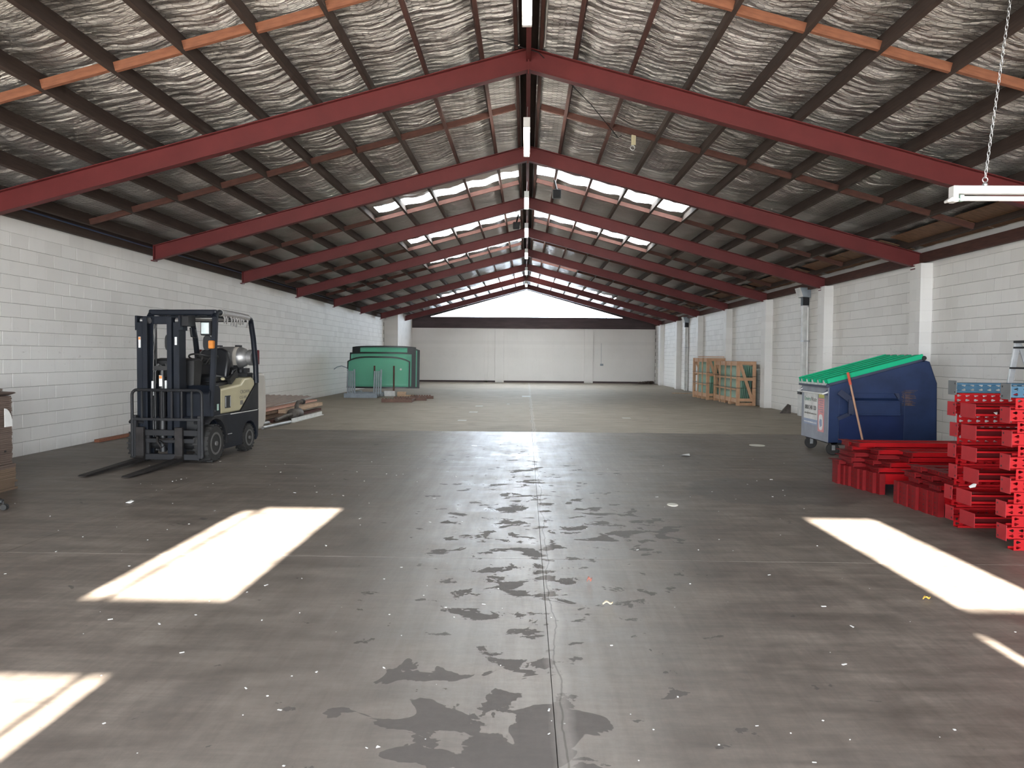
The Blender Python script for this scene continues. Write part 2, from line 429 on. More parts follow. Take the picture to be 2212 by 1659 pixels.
# back wall, its flat strips and the glazed gable above it
bw = MB().box(-6.9, 7.6, YB, YB + .2, -.05, 3.12).build('wall_back', M['wall_far']); tag(bw, 'far end wall of pale render', kind='structure')
for x0, x1, d in ((-2.4, -2.2, .03), (-1.78, -1.28, .09), (3.36, 3.86, .09), (-2.2, -1.8, .012)):
    MB().box(x0, x1, YB - d, YB + .01, 0, 3.1).build('pilaster', M['wall_far'], bw, bevel=.004)
MB().box(-6.6, 7.4, YB - .03, YB + .01, 0, .10).build('skirting', M['dark_timber_far'], bw)
gz0, gz1, ghw = 3.74, 5.34, 5.66
gab = MB()
gab.box(-7.5, 7.6, YB - .08, YB + .12, 3.12, gz0)                            # beam under the glass
outer = [(-7.5, gz0), (-ghw, gz0), (0, gz1), (ghw, gz0), (7.6, gz0), (0, 6.0)]
gab.prism([(-7.5, gz0), (-ghw, gz0), (0, gz1), (0, 6.0)], (0, YB - .04, 0), (1,0,0), (0,0,1), (0, .14, 0))
gab.prism([(7.6, gz0), (0, 6.0), (0, gz1), (ghw, gz0)], (0, YB - .04, 0), (1,0,0), (0,0,1), (0, .14, 0))
gw = gab.build('trim_1', M['dark_timber_far']); tag(gw, 'dark boarded gable around the far window', kind='structure')
# tapered ledge boards where the beam meets the glass
win = MB().box(-ghw, ghw, YB - .1, YB + .06, gz0 - .03, gz0 + .02).build('window_1', M['dark_timber_far']); tag(win, 'wide triangular gable window high in the far end wall', kind='structure')
mull = [-3.8, -1.9, 0, 1.9, 2.82, 3.75, 4.6]
edges = [-ghw] + mull + [ghw]
for a, b in zip(edges[:-1], edges[1:]):
    h = lambda x: gz0 + .02 + (gz1 - gz0 - .02) * (1 - abs(x)/ghw)
    poly = [(a, gz0 + .02), (b, gz0 + .02), (b, max(h(b), gz0 + .021)), (a, max(h(a), gz0 + .021))]
    MB().prism(poly, (0, YB + .02, 0), (1,0,0), (0,0,1), (0, .006, 0)).build('pane', M['pane'], win)
for x in mull:
    if x in (2.82, 3.75, 4.6):
        MB().box(x - .015, x + .015, YB - .0, YB + .05, gz0, gz0 + (gz1 - gz0)*(1 - abs(x)/ghw)).build('mullion', M['dark_timber_far'], win)
portal('daylight_gable', (0, YB + .2, 4.5), (0, -1, 0), 11.2, 1.7)
# distant pale building beyond? nothing is seen through the glass: open sky only

# front wall behind the camera: roller door openings, a window over one, a slit beside the other; low centre opening added for more light
openings = [(-6.5, -1.93, 0, 3.02), (-2.70, -2.57, 3.52, 4.72), (-2.53, -1.80, 3.52, 4.80), (2.64, 3.26, 3.52, 4.70), (3.7, 6.6, 0, 3.02), (2.47, 2.51, 1.2, 3.33), (-1.6, 2.2, 0, 2.35)]
xb = sorted({-7.6, 7.7} | {o[0] for o in openings} | {o[1] for o in openings})
zb = sorted({-.05, 5.75} | {o[2] for o in openings} | {o[3] for o in openings})
fw = MB()
for i in range(len(xb) - 1):
    for k in range(len(zb) - 1):
        cx, cz = (xb[i] + xb[i+1])/2, (zb[k] + zb[k+1])/2
        if any(o[0] < cx < o[1] and o[2] < cz < o[3] for o in openings): continue
        fw.box(xb[i], xb[i+1], YF - .05, YF, zb[k], zb[k+1])
fw.box(-2.07, -2.03, YF - .04, YF - .01, 1.6, 3.05)
tag(fw.build('wall_front', M['wall']), 'front wall behind the camera with roller door openings and an added centre daylight opening', kind='structure')
for k, (a, b, c, d) in enumerate(openings):
    if (b - a) * (d - c) > .6: portal('daylight_front', ((a+b)/2, YF - .06, (c+d)/2), (0, 1, 0), b - a, d - c)

# ---------------- roof: foil lining, netting, purlins, blocking, skylights
ceil = empty('ceiling', (0, 0, 0), label='pitched roof lined with silver foil between dark timber purlins', kind='structure')
NP = 10
PX = [.585 + .716 * k for k in range(NP)]                 # purlin centre lines each side of the ridge
sky = [(16.8, 17.4, -1, 3.3), (16.4, 17.2, 1, 3.4), (21.4, 22.2, -1, 3.3), (21.4, 22.2, 1, 3.4), (26.0, 26.8, -1, 3.3), (30.4, 31.0, 1, 2.0), (38.0, 39.6, -1, 4.4), (38.0, 39.6, 1, 4.4)]
nx, dy = 90, .1
ny = int(round((YB - YF) / dy))
gx = np.linspace(.12, 7.55, nx + 1); gy = YF + dy * np.arange(ny + 1)
def foil_z(x, y):
    u = ((x - PX[0]) / .716) % 1.0
    sag = .045 * np.sin(np.pi * u) ** 2
    cr = .010*np.sin(y*2.1 + 1.7*np.sin(x*3.1 + y*.23)) + .008*np.sin(y*5.3 + x*1.9 + 2*np.sin(y*.7)) + .006*np.sin(y*11.3 + 2.2*np.sin(x*5 + y))
    return ZT + PUR_H - PITCH * x - sag - cr * np.sin(np.pi*u)**2
for side in (-1, 1):
    Xg, Yg = np.meshgrid(gx, gy, indexing='ij')
    Zg = foil_z(Xg, Yg + (3.3 if side > 0 else 0))
    Zg = Zg + np.random.uniform(-.006, .006, Zg.shape)
    co = np.stack([side * Xg, Yg, Zg], -1).reshape(-1, 3)
    I, Jx = np.meshgrid(np.arange(nx), np.arange(ny), indexing='ij'); I = I.ravel(); Jx = Jx.ravel()
    keep = np.ones(len(I), bool); cxm = (gx[I] + gx[I+1])/2; cym = (gy[Jx] + gy[Jx+1])/2
    for (a, b, s_, xm) in sky:
        if s_ == side: keep &= ~((cym > a) & (cym < b) & (cxm < xm) & (cxm > .2))
    I, Jx = I[keep], Jx[keep]; q = I*(ny+1) + Jx
    quads = np.stack([q, q+1, q+ny+2, q+ny+1], -1)
    if side < 0: quads = quads[:, ::-1]
    me = bpy.data.meshes.new('foil_lining'); me.vertices.add(len(co)); me.vertices.foreach_set('co', co.ravel())
    me.loops.add(quads.size); me.loops.foreach_set('vertex_index', quads.ravel().astype(np.int32))
    me.polygons.add(len(quads)); me.polygons.foreach_set('loop_start', np.arange(0, quads.size, 4, dtype=np.int32))
    me.polygons.foreach_set('use_smooth', np.ones(len(quads), bool)); me.materials.append(M['foil']); me.update(calc_edges=True); me.validate()
    link('foil_lining', me, ceil)
# roof iron above so no light leaks at the ridge
MB().prism([(-.2, ZT + PUR_H - .04), (0, ZT + PUR_H + .03), (.2, ZT + PUR_H - .04), (.2, ZT + PUR_H + .02), (0, ZT + PUR_H + .09), (-.2, ZT + PUR_H + .02)], (0, YF, 0), (1,0,0), (0,0,1), (0, YB - YF, 0)).build('ridge_capping', M['timber_dark'], ceil)
for (a, b, s_, xm) in sky:
    m_ = MB(); zz = lambda x: ZT + PUR_H + .03 - PITCH * x
    m_.add([(s_*.16, a - .40, zz(.16)), (s_*(xm + .05), a - .40, zz(xm + .05)), (s_*(xm + .05), b + .40, zz(xm + .05)), (s_*.16, b + .40, zz(.16))], [(0,1,2,3)])
    m_.build('skylight_sheet', M['skylight'], ceil)
# hexagonal wire netting holding the foil up, modelled where single wires can be seen
def netting(y0, y1):
    w, hgt = .10, .10 * .9
    V, F = [], []
    segs = []
    ncol = int(7.2 / (w * .75)); nrow = int((y1 - y0) / hgt)
    I, Jy = np.meshgrid(np.arange(ncol), np.arange(nrow), indexing='ij'); I = I.ravel(); Jy = Jy.ravel()
    cy = .25 + I * w * .75; cx = y0 + Jy * hgt + (I % 2) * hgt / 2
    # hexagon stretched along the slope; three edges per cell
    pts = [(.5*w, 0), (.25*w, hgt/2), (-.25*w, hgt/2), (-.5*w, 0)]
    for (a, b) in ((0, 1), (1, 2), (2, 3)):
        segs.append(np.stack([cy + pts[a][0], cx + pts[a][1], cy + pts[b][0], cx + pts[b][1]], -1))
    return np.concatenate(segs)
for side in (-1, 1):
    sg = netting(4.2, 14.4); n = len(sg); r = .0014
    x0, y0_, x1, y1_ = sg.T; jit = .006*np.sin(x0*71 + y0_*37)
    def pz(x, y): return foil_z(x, y + (3.3 if side > 0 else 0)) - .016
    P0 = np.stack([side*x0, y0_, pz(x0, y0_)], -1); P1 = np.stack([side*x1, y1_, pz(x1, y1_)], -1)
    d = P1 - P0; d /= np.linalg.norm(d, axis=1)[:, None]; up = np.array([0, 0, 1.]); a = np.cross(d, up); a /= np.linalg.norm(a, axis=1)[:, None]; b = np.cross(a, d)
    ring = [a*r, -a*r*.5 + b*r*.87, -a*r*.5 - b*r*.87]
    co = np.stack([P0 + q for q in ring] + [P1 + q for q in ring], 1).reshape(-1, 3)
    base = np.arange(n)[:, None, None]*6; tri = np.array([[0,1,4,3],[1,2,5,4],[2,0,3,5]])[None]
    quads = (base + tri).reshape(-1, 4)
    me = bpy.data.meshes.new('wire_netting'); me.vertices.add(len(co)); me.vertices.foreach_set('co', co.ravel())
    me.loops.add(quads.size); me.loops.foreach_set('vertex_index', quads.ravel().astype(np.int32))
    me.polygons.add(len(quads)); me.polygons.foreach_set('loop_start', np.arange(0, quads.size, 4, dtype=np.int32))
    me.materials.append(M['black']); me.update(calc_edges=True); me.validate()
    tag(link('wire_netting', me, ceil), kind='stuff')
# purlins: full-length timbers
purl = None
pm = MB().box(-.024, .024, YF, YB, 0, PUR_H + .005)
for side in (-1, 1):
    for k, x in enumerate(PX):
        mt = M['timber_red'] if k < 2 else M['timber_dark']
        o = MB().box(-.024, .024, YF, YB, 0, PUR_H - .002).build('purlin', mt, ceil)
        o.location = (side*x, random.uniform(-.01, .01), zroof(x)); o.rotation_euler = (0, side*math.atan(PITCH), 0)
for x, mt in ((-.16, 'timber_red'), (.16, 'timber_red')):
    MB().box(x - .022, x + .022, YF, YB, ZT - .02, ZT + PUR_H - .03).build('ridge_board', M[mt], ceil)
MB().box(-.03, .03, YF, YB, ZT - .16, ZT + .04).build('ridge_beam', M['steel_red'], ceil)
MB().path([(.205, YF, ZT + .06), (.205, 9.85, ZT + .06), (.20, 9.93, ZT + .0)], .013, 8).build('conduit', M['white_dirty'], ceil, smooth=40)
# staggered blocking between the purlins, mid-bay
for bi in range(len(BAYS) - 1):
    y = (BAYS[bi] + BAYS[bi+1]) / 2
    for side in (-1, 1):
        edges_ = [.19] + PX
        for k in range(len(edges_) - 1):
            a, b = edges_[k] + .026, edges_[k+1] - .026
            if edges_[k] == .19: a = .19
            yy = y + (.024 if k % 2 else -.024) + random.uniform(-.006, .006)
            if any(s_ == side and c0 - .14 < yy < c1 + .09 for c0, c1, s_, xm in sky): yy = max(c1 for c0, c1, s_, xm in sky if s_ == side and c0 - .14 < yy < c1 + .09) + .10
            o = MB().box(-(b - a)/2/math.cos(math.atan(PITCH)), (b - a)/2/math.cos(math.atan(PITCH)), -.024, .024, -.005, .085).build('blocking', M['timber_new' if bi < 2 else 'timber_mid'], ceil)
            mx = (a + b)/2; o.location = (side*mx, yy, zroof(mx)); o.rotation_euler = (0, side*math.atan(PITCH), 0)
# brown sheets over the eaves on the right and dark eaves boards on both sides
for k in range(len(BAYS) - 1):
    y0, y1 = BAYS[k] + .15, BAYS[k+1] - .15
    for q in range(2):
        a = y0 + (y1 - y0)*q/2 + .03; b = y0 + (y1 - y0)*(q+1)/2 - .03
        o = MB().box(-.33, .33, a, b, -.006, .006).build('eaves_sheet', M['ply'], ceil)
        o.location = (7.0, 0, zroof(7.0) + .10); o.rotation_euler = (0, math.atan(PITCH), 0)
MB().box(XR - .10, XR - .02, YF, YB, 3.30, 3.48).build('wall_plate', M['timber_red'], ceil)
MB().box(XL + .004, XL + .09, YF, YJ, 3.40, 3.62).build('wall_plate', M['timber_dark'], ceil)
M['blue_pipe'] = mat('blue_pipe', (.02, .04, .10), .5, 0, .1, 5)
MB().path([(XL + .2, YF + .1 , 3.52), (XL + .2, 8, 3.53), (XL + .19, 14.2, 3.50), (XL + .2, 20, 3.53), (XL + .2, 30, 3.52)], .013, 8).build('blue_pipe', M['blue_pipe'], ceil, smooth=40)

# red steel rafters
def rafter_mesh(x1, name, side, parent):
    L = math.hypot(x1, PITCH*x1); hw, ft, wt, H = .066, .012, .009, .27
    prof = [(-hw, 0), (hw, 0), (hw, ft), (wt/2, ft), (wt/2, H - ft), (hw, H - ft), (hw, H), (-hw, H), (-hw, H - ft), (-wt/2, H - ft), (-wt/2, ft), (-hw, ft)]
    # profile in (y, vertical) plane swept along the slope
    m_ = MB(); m_.prism(prof, (0, 0, ZT - .281), (0, 1, 0), (0, 0, 1.037), (side*x1, 0, -PITCH*x1))
    return m_.build(name, M['steel_red'], parent, bevel=.002)
far_lbl = ['red steel rafter pair behind the camera', 'red steel rafter pair overhead, out of view', 'nearest red steel rafter pair, lowest ends cut by the picture edges',
 'second red rafter pair from the camera, just before the first skylights', 'third red rafter pair, between the first and second skylight rows', 'fourth red rafter pair from the camera',
 'fifth red rafter pair from the camera', 'sixth red rafter pair from the camera', 'seventh red rafter pair, second last before the far gable', 'last red rafter pair, right before the gable window']
for k, y in enumerate(BAYS):
    t = empty('roof_rafter', (0, y, 0), label=far_lbl[k], cat='rafter', group='red steel rafters')
    rafter_mesh(7.05, 'left_rafter', -1, t); rafter_mesh(7.32, 'right_rafter', 1, t)
    MB().box(-.008, .008, -.075, .075, ZT - .34, ZT - .0).build('apex_plate', M['steel_red'], t)
    MB().box(-7.062, -7.05, -.08, .08, zroof(7.05) - .30, zroof(7.05) + .0).build('end_plate', M['steel_red'], t)
    MB().box(-7.11, -7.06, -.07, .07, zroof(7.05) - .3, zroof(7.05) - .28).build('bearing_plate', M['steel_red'], t)
    MB().box(XP, 7.33, -.09, .09, zroof(7.32) - .305, zroof(7.32) - .278).build('bearing_plate', M['steel_red'], t)
    MB().bar((0, 0, ZT - .0), (0, 0, ZT + .1), .07, .01).build('cleat', M['steel_red'], t)

# ================================================================== FORKLIFT
M['navy'] = mat('dark_navy_paint', (.011, .014, .021), .42, 0, .2, 4, wear=.2, wearcol=(.025, .025, .03), spec=.22)
M['beige'] = mat('cream_paint', (.52, .47, .30), .32, 0, .08, 3, coat=.3)
M['beige_grey'] = mat('pale_grey_cream_paint', (.50, .47, .42), .4, 0, .08, 3)
M['char'] = mat('charcoal_paint', (.024, .024, .026), .55, 0, .2, 5, spec=.22)
M['fork'] = mat('worn_fork_steel', (.035, .031, .030), .6, .2, .3, 7, wear=.2, wearcol=(.11, .092, .082), spec=.25)
M['rim'] = mat('dusty_grey_rim', (.11, .105, .10), .6, 0, .15, 6)
M['seat'] = mat('black_vinyl', (.010, .011, .014), .38, 0, .15, 6)
M['alu'] = mat('dull_aluminium', (.40, .40, .40), .45, .7, .18, 8)
M['red_lens'] = mat('red_lens', (.14, .012, .014), .3)
M['amber'] = mat('amber_lens', (.70, .24, .03), .3)
M['lamp_glass'] = mat('lamp_glass', (.75, .85, .85), .1, .3)
M['print'] = mat('black_print', (.02, .02, .02), .6)
M['print_grey'] = mat('grey_print', (.18, .17, .15), .6)
M['sticker'] = mat('white_sticker', (.85, .85, .83), .5)
M['sticker_green'] = mat('pale_green_sticker', (.55, .78, .68), .5)
M['orange_sticker'] = mat('orange_sticker', (.8, .3, .08), .5)
def plastic_film():
    m, t, bs, N, L = nt('torn_clear_film')
    bs.inputs['Base Color'].default_value = (.42, .40, .39, 1); bs.inputs['Roughness'].default_value = .25; bs.inputs['Alpha'].default_value = .75
    bump(t, bs, noise(t, tex(t, (14, 30, 30)), 1, 4), .8, .02); return m
M['film'] = plastic_film()

FK = empty('forklift', (-4.87, 10.62, 0), R_(-4), label='cream and black gas forklift parked by the left wall, forks on the floor', cat='forklift')
def P(name, mb, m, bevel=0, smooth=None, par=None, seg=1):
    o = mb.build(name, m, par or FK, bevel, smooth, seg)
    if name in ('wheel_nut', 'control_lever', 'buckle', 'hydraulic_hose', 'trim_line', 'latch_frame', 'torn_plastic_wrap', 'hose_sleeve'): o['kind'] = 'stuff'
    return o
# wheels
def wheel(x, y, r, w, name, out):
    n = 36
    tb = MB(); tb.lathe([(r*.62, -w/2), (r*.90, -w/2), (r*.985, -w*.36), (r, -w*.2), (r, w*.2), (r*.985, w*.36), (r*.90, w/2), (r*.62, w/2)], (x, y, r), (1,0,0), n)
    for k in range(22):
        a = 2*math.pi*k/22
        for s in (-1, 1):
            c, sn = math.cos(a + s*.05), math.sin(a + s*.05)
            p = Vector((x + s*w*.30, y + c*(r - .002), r + sn*(r - .002)))
            if p.z > .012: tb.bar(p - Vector((w*.2, 0, 0)), p + Vector((w*.2, 0, 0)), .02, .018, (0, c, sn))
    t = P(name, tb, M['rubber'], smooth=50)
    d = out
    rb = MB().lathe([(r*.62, 0), (r*.60, .02), (r*.5, .02), (r*.46, -.03), (r*.28, -.035), (r*.24, .0), (r*.13, .01), (r*.12, .035), (.001, .04)], (x + d*w*.42, y, r), (d, 0, 0), 24)
    P('rim', rb, M['rim'], smooth=35, par=t)
    nb = MB()
    for k in range(6):
        a = k*math.pi/3; q = Vector((x + d*(w*.42 - .03), y + math.cos(a)*r*.37, r + math.sin(a)*r*.37)); nb.tube(q, q + Vector((d*.03, 0, 0)), .012, 6)
    P('wheel_nut', nb, M['steel'], par=t)
for s in (-1, 1):
    wheel(s*.47, 0, .26, .20, 'front_wheel', s)
    wheel(s*.41, 1.27, .21, .15, 'rear_wheel', s)
# chassis with wheel arches
arch = [(0 + .33*math.cos(a), .26 + .33*math.sin(a)) for a in np.linspace(-.35, 1.75, 10)]
arch2 = [(1.27 + .26*math.cos(a), .21 + .26*math.sin(a)) for a in np.linspace(math.pi + .25, -.25, 10)]
poly = arch[::-1] + [(.36, .13), (1.0, .13)] + arch2 + [(1.60, .20), (1.62, .63), (-.06, .63)]
P('chassis', MB().prism(poly, (-.49, 0, 0), (0,1,0), (0,0,1), (.98, 0, 0)), M['navy'], bevel=.008)
for s in (-1, 1):
    fd = [(.345*math.cos(a), .26 + .345*math.sin(a)) for a in np.linspace(-.1, 2.2, 12)]; fo = [(.375*math.cos(a), .26 + .375*math.sin(a)) for a in np.linspace(2.2, -.1, 12)]
    P('fender', MB().prism(fd + fo, (s*.36, 0, 0), (0,1,0), (0,0,1), (s*.21, 0, 0)), M['char'])
P('trim_line', MB().box(.488, .496, .62, 1.56, .615, .628).box(.488, .496, .42, .66, .33, .338), M['white_dirty'])
# cream engine cover, dark rear corner, counterweight
hood = [(.34, .64), (.98, .64), (1.52, 1.02), (1.50, 1.10), (1.40, 1.15), (1.14, 1.13), (1.02, 1.05), (.34, 1.00)]
hp = P('engine_cover', MB().prism(hood, (-.475, 0, 0), (0,1,0), (0,0,1), (.95, 0, 0)), M['beige'], bevel=.03, seg=3, smooth=45)
P('latch_recess', MB().box(.462, .480, .47, .66, .71, .90), M['black'], bevel=.01, par=hp)
P('latch_frame', MB().box(.472, .484, .485, .50, .73, .88).box(.472, .484, .635, .65, .73, .88), M['galv'], par=hp)
text('CROWN', .075, M['print_grey'], hp, (.4765, .98, .905), (0,1,0), (0,0,1), width=.33)
text('CG18S', .06, M['print_grey'], hp, (.4765, .96, .825), (0,1,0), (0,0,1), width=.24)
P('badge', MB().box(.474, .4775, .98, 1.08, .735, .80), M['print_grey'], par=hp)
P('rear_corner', MB().prism([(.98, .63), (1.62, .63), (1.62, 1.12), (1.52, 1.02)], (-.488, 0, 0), (0,1,0), (0,0,1), (.976, 0, 0)), M['char'], bevel=.01)
cw = [(1.60, .30), (1.82, .30), (1.93, .40), (1.96, .62), (1.93, 1.12), (1.88, 1.20), (1.60, 1.20)]
P('counterweight', MB().prism(cw, (-.48, 0, 0), (0,1,0), (0,0,1), (.96, 0, 0)), M['beige_grey'], bevel=.04, seg=3, smooth=45)
P('radiator_cover', MB().box(-.40, .40, 1.38, 1.62, 1.12, 1.21).tube((.25, 1.5, 1.20), (.25, 1.5, 1.27), .035, 14), M['char'], bevel=.012)
# front cowl and dash
cowl = P('front_cowl', MB().prism([(.02, .60), (.36, .60), (.36, 1.0), (.30, 1.06), (.12, 1.06), (.02, .95)], (-.47, 0, 0), (0,1,0), (0,0,1), (.94, 0, 0)), M['navy'], bevel=.012)
for z in (.99, .90, .70): P('bolt', MB().tube((.468, .16, z), (.478, .16, z), .014, 8), M['steel'], par=cowl)
P('label_plate', MB().box(.470, .474, .24, .29, .70, .79), M['sticker_green'], par=cowl)
P('dashboard', MB().prism([(.12, 1.0), (.34, 1.0), (.42, 1.40), (.32, 1.44), (.14, 1.42)], (-.42, 0, 0), (0,1,0), (0,0,1), (.60, 0, 0)), M['black'], bevel=.02)
# levers and steering
P('steering_column', MB().tube((.04, .40, 1.02), (.04, .56, 1.40), .045, 12).tube((.04,.54,1.36), (.04,.60,1.43), .06, 12), M['black'], smooth=40)
sw = MB(); ax = Vector((0, .35, .94)).normalized(); u = Vector((1,0,0)); w_ = ax.cross(u)
c0 = Vector((.06, .60, 1.44)); ring = [c0 + u*(.17*math.cos(a)) + w_*(.17*math.sin(a)) for a in np.linspace(0, 2*math.pi, 28, endpoint=False)]
sw.path(ring, .014, 8, closed=True)
for a in (.5, 2.6, 4.7): sw.tube(c0, c0 + u*(.165*math.cos(a)) + w_*(.165*math.sin(a)), .012, 6)
sw.lathe([(.04, -.02), (.04, .015), (.02, .03)], c0, ax, 14)
P('steering_wheel', sw, M['black'], smooth=50)
lv = MB()
for k in range(3):
    lv.tube((.24 + .05*k, .36, 1.35), (.25 + .05*k, .50, 1.46), .007, 6); lv.lathe([(.004, -.02), (.018, -.01), (.018, .012), (.006, .024)], (.25 + .05*k, .50, 1.46), (0,.5,.8), 8)
P('control_lever', lv, M['black'], smooth=40)
P('floor_plate', MB().box(-.46, .46, .3, .75, .60, .64), M['char'])
# seat
def pillow(x0, x1, y0, y1, z0, z1): return MB().box(x0, x1, y0, y1, z0, z1)
sb = MB().prism([(-.24, 0), (.24, 0), (.25, .30), (.21, .43), (.12, .48), (-.12, .48), (-.21, .43), (-.25, .30)], (.0, 1.02, 1.13), (1,0,0), (0,.22,.975), (0, .10, -.02))
seat = P('seat', MB().prism([(.60, .0), (.62, .10), (.70, .13), (1.05, .09), (1.14, .12), (1.14, 0)], (-.25, 0, 1.07), (0,1,0), (0,0,1), (.5, 0, 0)), M['seat'], bevel=.03, seg=3, smooth=50)
P('backrest', sb, M['seat'], bevel=.035, seg=3, smooth=50, par=seat)
P('seat_base', MB().box(-.28, .30, .64, 1.12, 1.02, 1.08), M['black'], bevel=.01, par=seat)
P('armrest', MB().bar((.33, .92, 1.08), (.33, 1.16, 1.22), .05, .10).path([(.30, 1.02, 1.10), (.33, 1.05, 1.25), (.33, 1.16, 1.27), (.33, 1.2, 1.12)], .02, 8), M['black'], bevel=.01, par=seat)
P('seat_belt_buckle', MB().lathe([(.02, -.02), (.035, 0), (.02, .02)], (.30, .78, 1.13), (0,.3,1), 10), M['beige'], par=seat)
# gas bottle lying across the back
gb = MB().lathe([(.10, -.42), (.115, -.40), (.115, -.37), (.10, -.36), (.14, -.31), (.165, -.24), (.170, -.2), (.170, .2), (.165, .24), (.14, .31), (.10, .35), (.10, .36), (.125, .37), (.125, .44), (.115, .445)], (-.03, 1.62, 1.45), (1,0,0), 28)
bt = P('gas_bottle', gb, M['alu'], smooth=40)
for x in (-.16, .16):
    P('strap', MB().lathe([(.1735, -.03), (.1735, .03)], (x, 1.62, 1.45), (1,0,0), 28), M['beige_grey'], smooth=60, par=bt)
P('buckle', MB().box(.12, .20, 1.58, 1.66, 1.615, 1.645).box(-.19, -.12, 1.59, 1.66, 1.615, 1.64), M['char'], par=bt)
P('bottle_bracket', MB().box(-.30, .30, 1.55, 1.72, 1.21, 1.28).box(-.22, -.16, 1.5, 1.74, 1.24, 1.34).box(.13, .19, 1.5, 1.74, 1.24, 1.34), M['char'], par=bt)
# overhead guard
G = 'navy'
for s in (-1, 1):
    P('front_pillar', MB().bar((s*.475, .06, .62), (s*.475, .20, 2.06), .075, .06, (0,1,0)), M[G], bevel=.01)
    rp = P('rear_pillar', MB().path([(s*.475, 1.56, 1.05), (s*.475, 1.545, 1.35), (s*.475, 1.46, 1.75), (s*.475, 1.36, 2.03)], .042, 10), M[G], smooth=40)
    P('tail_lamp', MB().box(s*.475 - .04, s*.475 + .03, 1.585, 1.63, 1.34, 1.57), M['red_lens'], bevel=.008, par=rp)
    P('side_rail', MB().path([(s*.475, .17, 2.02), (s*.475, .22, 2.075), (s*.475, .32, 2.09), (s*.475, 1.26, 2.06), (s*.475, 1.34, 2.04), (s*.475, 1.37, 2.0)], .043, 10), M[G], smooth=40)
P('guard_crossbar', MB().box(-.50, .50, .17, .26, 2.045, 2.125), M[G], bevel=.02, seg=2)
P('guard_crossbar', MB().box(-.48, .48, 1.27, 1.36, 2.0, 2.07), M[G], bevel=.02, seg=2)
for k in range(5):
    x = -.36 + .18*k; P('guard_slat', MB().box(x - .02, x + .02, .22, 1.32, 2.035, 2.065), M[G], bevel=.006)
P('roof_sheet', MB().box(-.44, .44, .26, .98, 2.0, 2.012), M['film'])
wr_ = MB(); wr_.path([(.475, .34, 2.09), (.475, .6, 2.082), (.475, .9, 2.075), (.475, 1.24, 2.06)], .052, 10)
for k in range(9):
    y = .40 + .09*k + random.uniform(-.03, .03); wr_.path([(.50, y, 2.06), (.515, y + .02, 2.0), (.49, y + .05, 1.97 - random.random()*.06), (.5, y + .07, 2.03)], .012, 5)
P('torn_plastic_wrap', wr_, M['film'], smooth=60)
# lamps, mirrors
lamp = P('work_lamp', MB().box(.30, .45, .10, .19, 1.76, 1.96), M['char'], bevel=.012)
P('lens', MB().box(.318, .432, .085, .102, 1.78, 1.94), M['lamp_glass'], bevel=.006, par=lamp)
P('mirror', MB().prism([(.065*math.cos(a), .11*(math.copysign(abs(math.sin(a))**.6, math.sin(a)))) for a in np.linspace(0, 2*math.pi, 20, endpoint=False)], (.37, .16, 1.655), (1,0,0), (0,0,1), (0, .03, 0)), M['char'], bevel=.006)
P('mirror', MB().prism([(.055*math.cos(a), .12*(math.copysign(abs(math.sin(a))**.6, math.sin(a)))) for a in np.linspace(0, 2*math.pi, 20, endpoint=False)], (-.20, .16, 1.66), (1,0,0), (0,0,1), (0, .03, 0)).bar((-.21, .2, 1.7), (-.24, .22, 2.05), .012, .012), M['black'], bevel=.004)
P('indicator', MB().box(.425, .50, .07, .15, 1.575, 1.69), M['amber'], bevel=.012)
P('lamp_bracket', MB().bar((.45, .16, 1.7), (.475, .18, 1.7), .03, .36, (0,0,1)), M['char'])
# mast
mc = -.165
for s in (-1, 1):
    o = MB(); xo = mc + s*.305
    o.box(min(xo, xo - s*.018), max(xo, xo - s*.018), -.16, .0, .08, 1.93)
    o.box(min(xo, xo - s*.085), max(xo, xo - s*.085), -.175, -.155, .08, 1.93).box(min(xo, xo - s*.085), max(xo, xo - s*.085), -.01, .01, .08, 1.93)
    ch = P('outer_mast_rail', o, M['navy'], bevel=.004)
    i_ = MB(); xi = mc + s*.207
    i_.box(min(xi, xi - s*.016), max(xi, xi - s*.016), -.185, -.03, .05, 2.0).box(min(xi, xi - s*.065), max(xi, xi - s*.065), -.20, -.18, .05, 2.0).box(min(xi, xi - s*.065), max(xi, xi - s*.065), -.045, -.025, .05, 2.0)
    P('inner_mast_rail', i_, M['navy'], bevel=.004)
    P('mast_sticker', MB().box(xo - s*.045 - .016, xo - s*.045 + .016, -.1775, -.1752, 1.58 if s < 0 else 1.62, 1.73), M['sticker'], par=ch)
    if s < 0: P('warning_mark', MB().box(xo - s*.045 - .014, xo - s*.045 + .014, -.1782, -.1774, 1.69, 1.725), M['orange_sticker'], par=ch)
    P('mast_roller', MB().tube((xo - s*.03, -.10, 1.955), (xo - s*.075, -.10, 1.955), .042, 14).tube((xi - s*.02, -.11, 1.955), (xi - s*.06, -.11, 1.955), .042, 14), M['steel'], smooth=40)
    P('mast_top_plate', MB().box(xo - (.01 if s > 0 else .02), xo + (.02 if s > 0 else .01), -.18, .02, 1.82, 2.02), M['navy'], bevel=.004)
    P('lift_cylinder', MB().tube((mc + s*.15, .04, .15), (mc + s*.15, .04, 1.25), .03, 12).tube((mc + s*.15, .04, 1.25), (mc + s*.15, .04, 1.92), .016, 10), M['black'], smooth=40)
P('mast_crossbar', MB().box(mc - .30, mc + .30, -.03, .03, 1.91, 2.02), M['navy'], bevel=.006)
P('mast_crossbar', MB().box(mc - .30, mc + .30, .0, .05, .98, 1.08), M['navy'], bevel=.006)
P('mast_crossbar', MB().box(mc - .30, mc + .30, -.02, .05, .2, .34), M['navy'], bevel=.006)
P('mast_bracket', MB().box(mc + .29, mc + .42, -.14, .06, 1.88, 2.02), M['char'], bevel=.006)
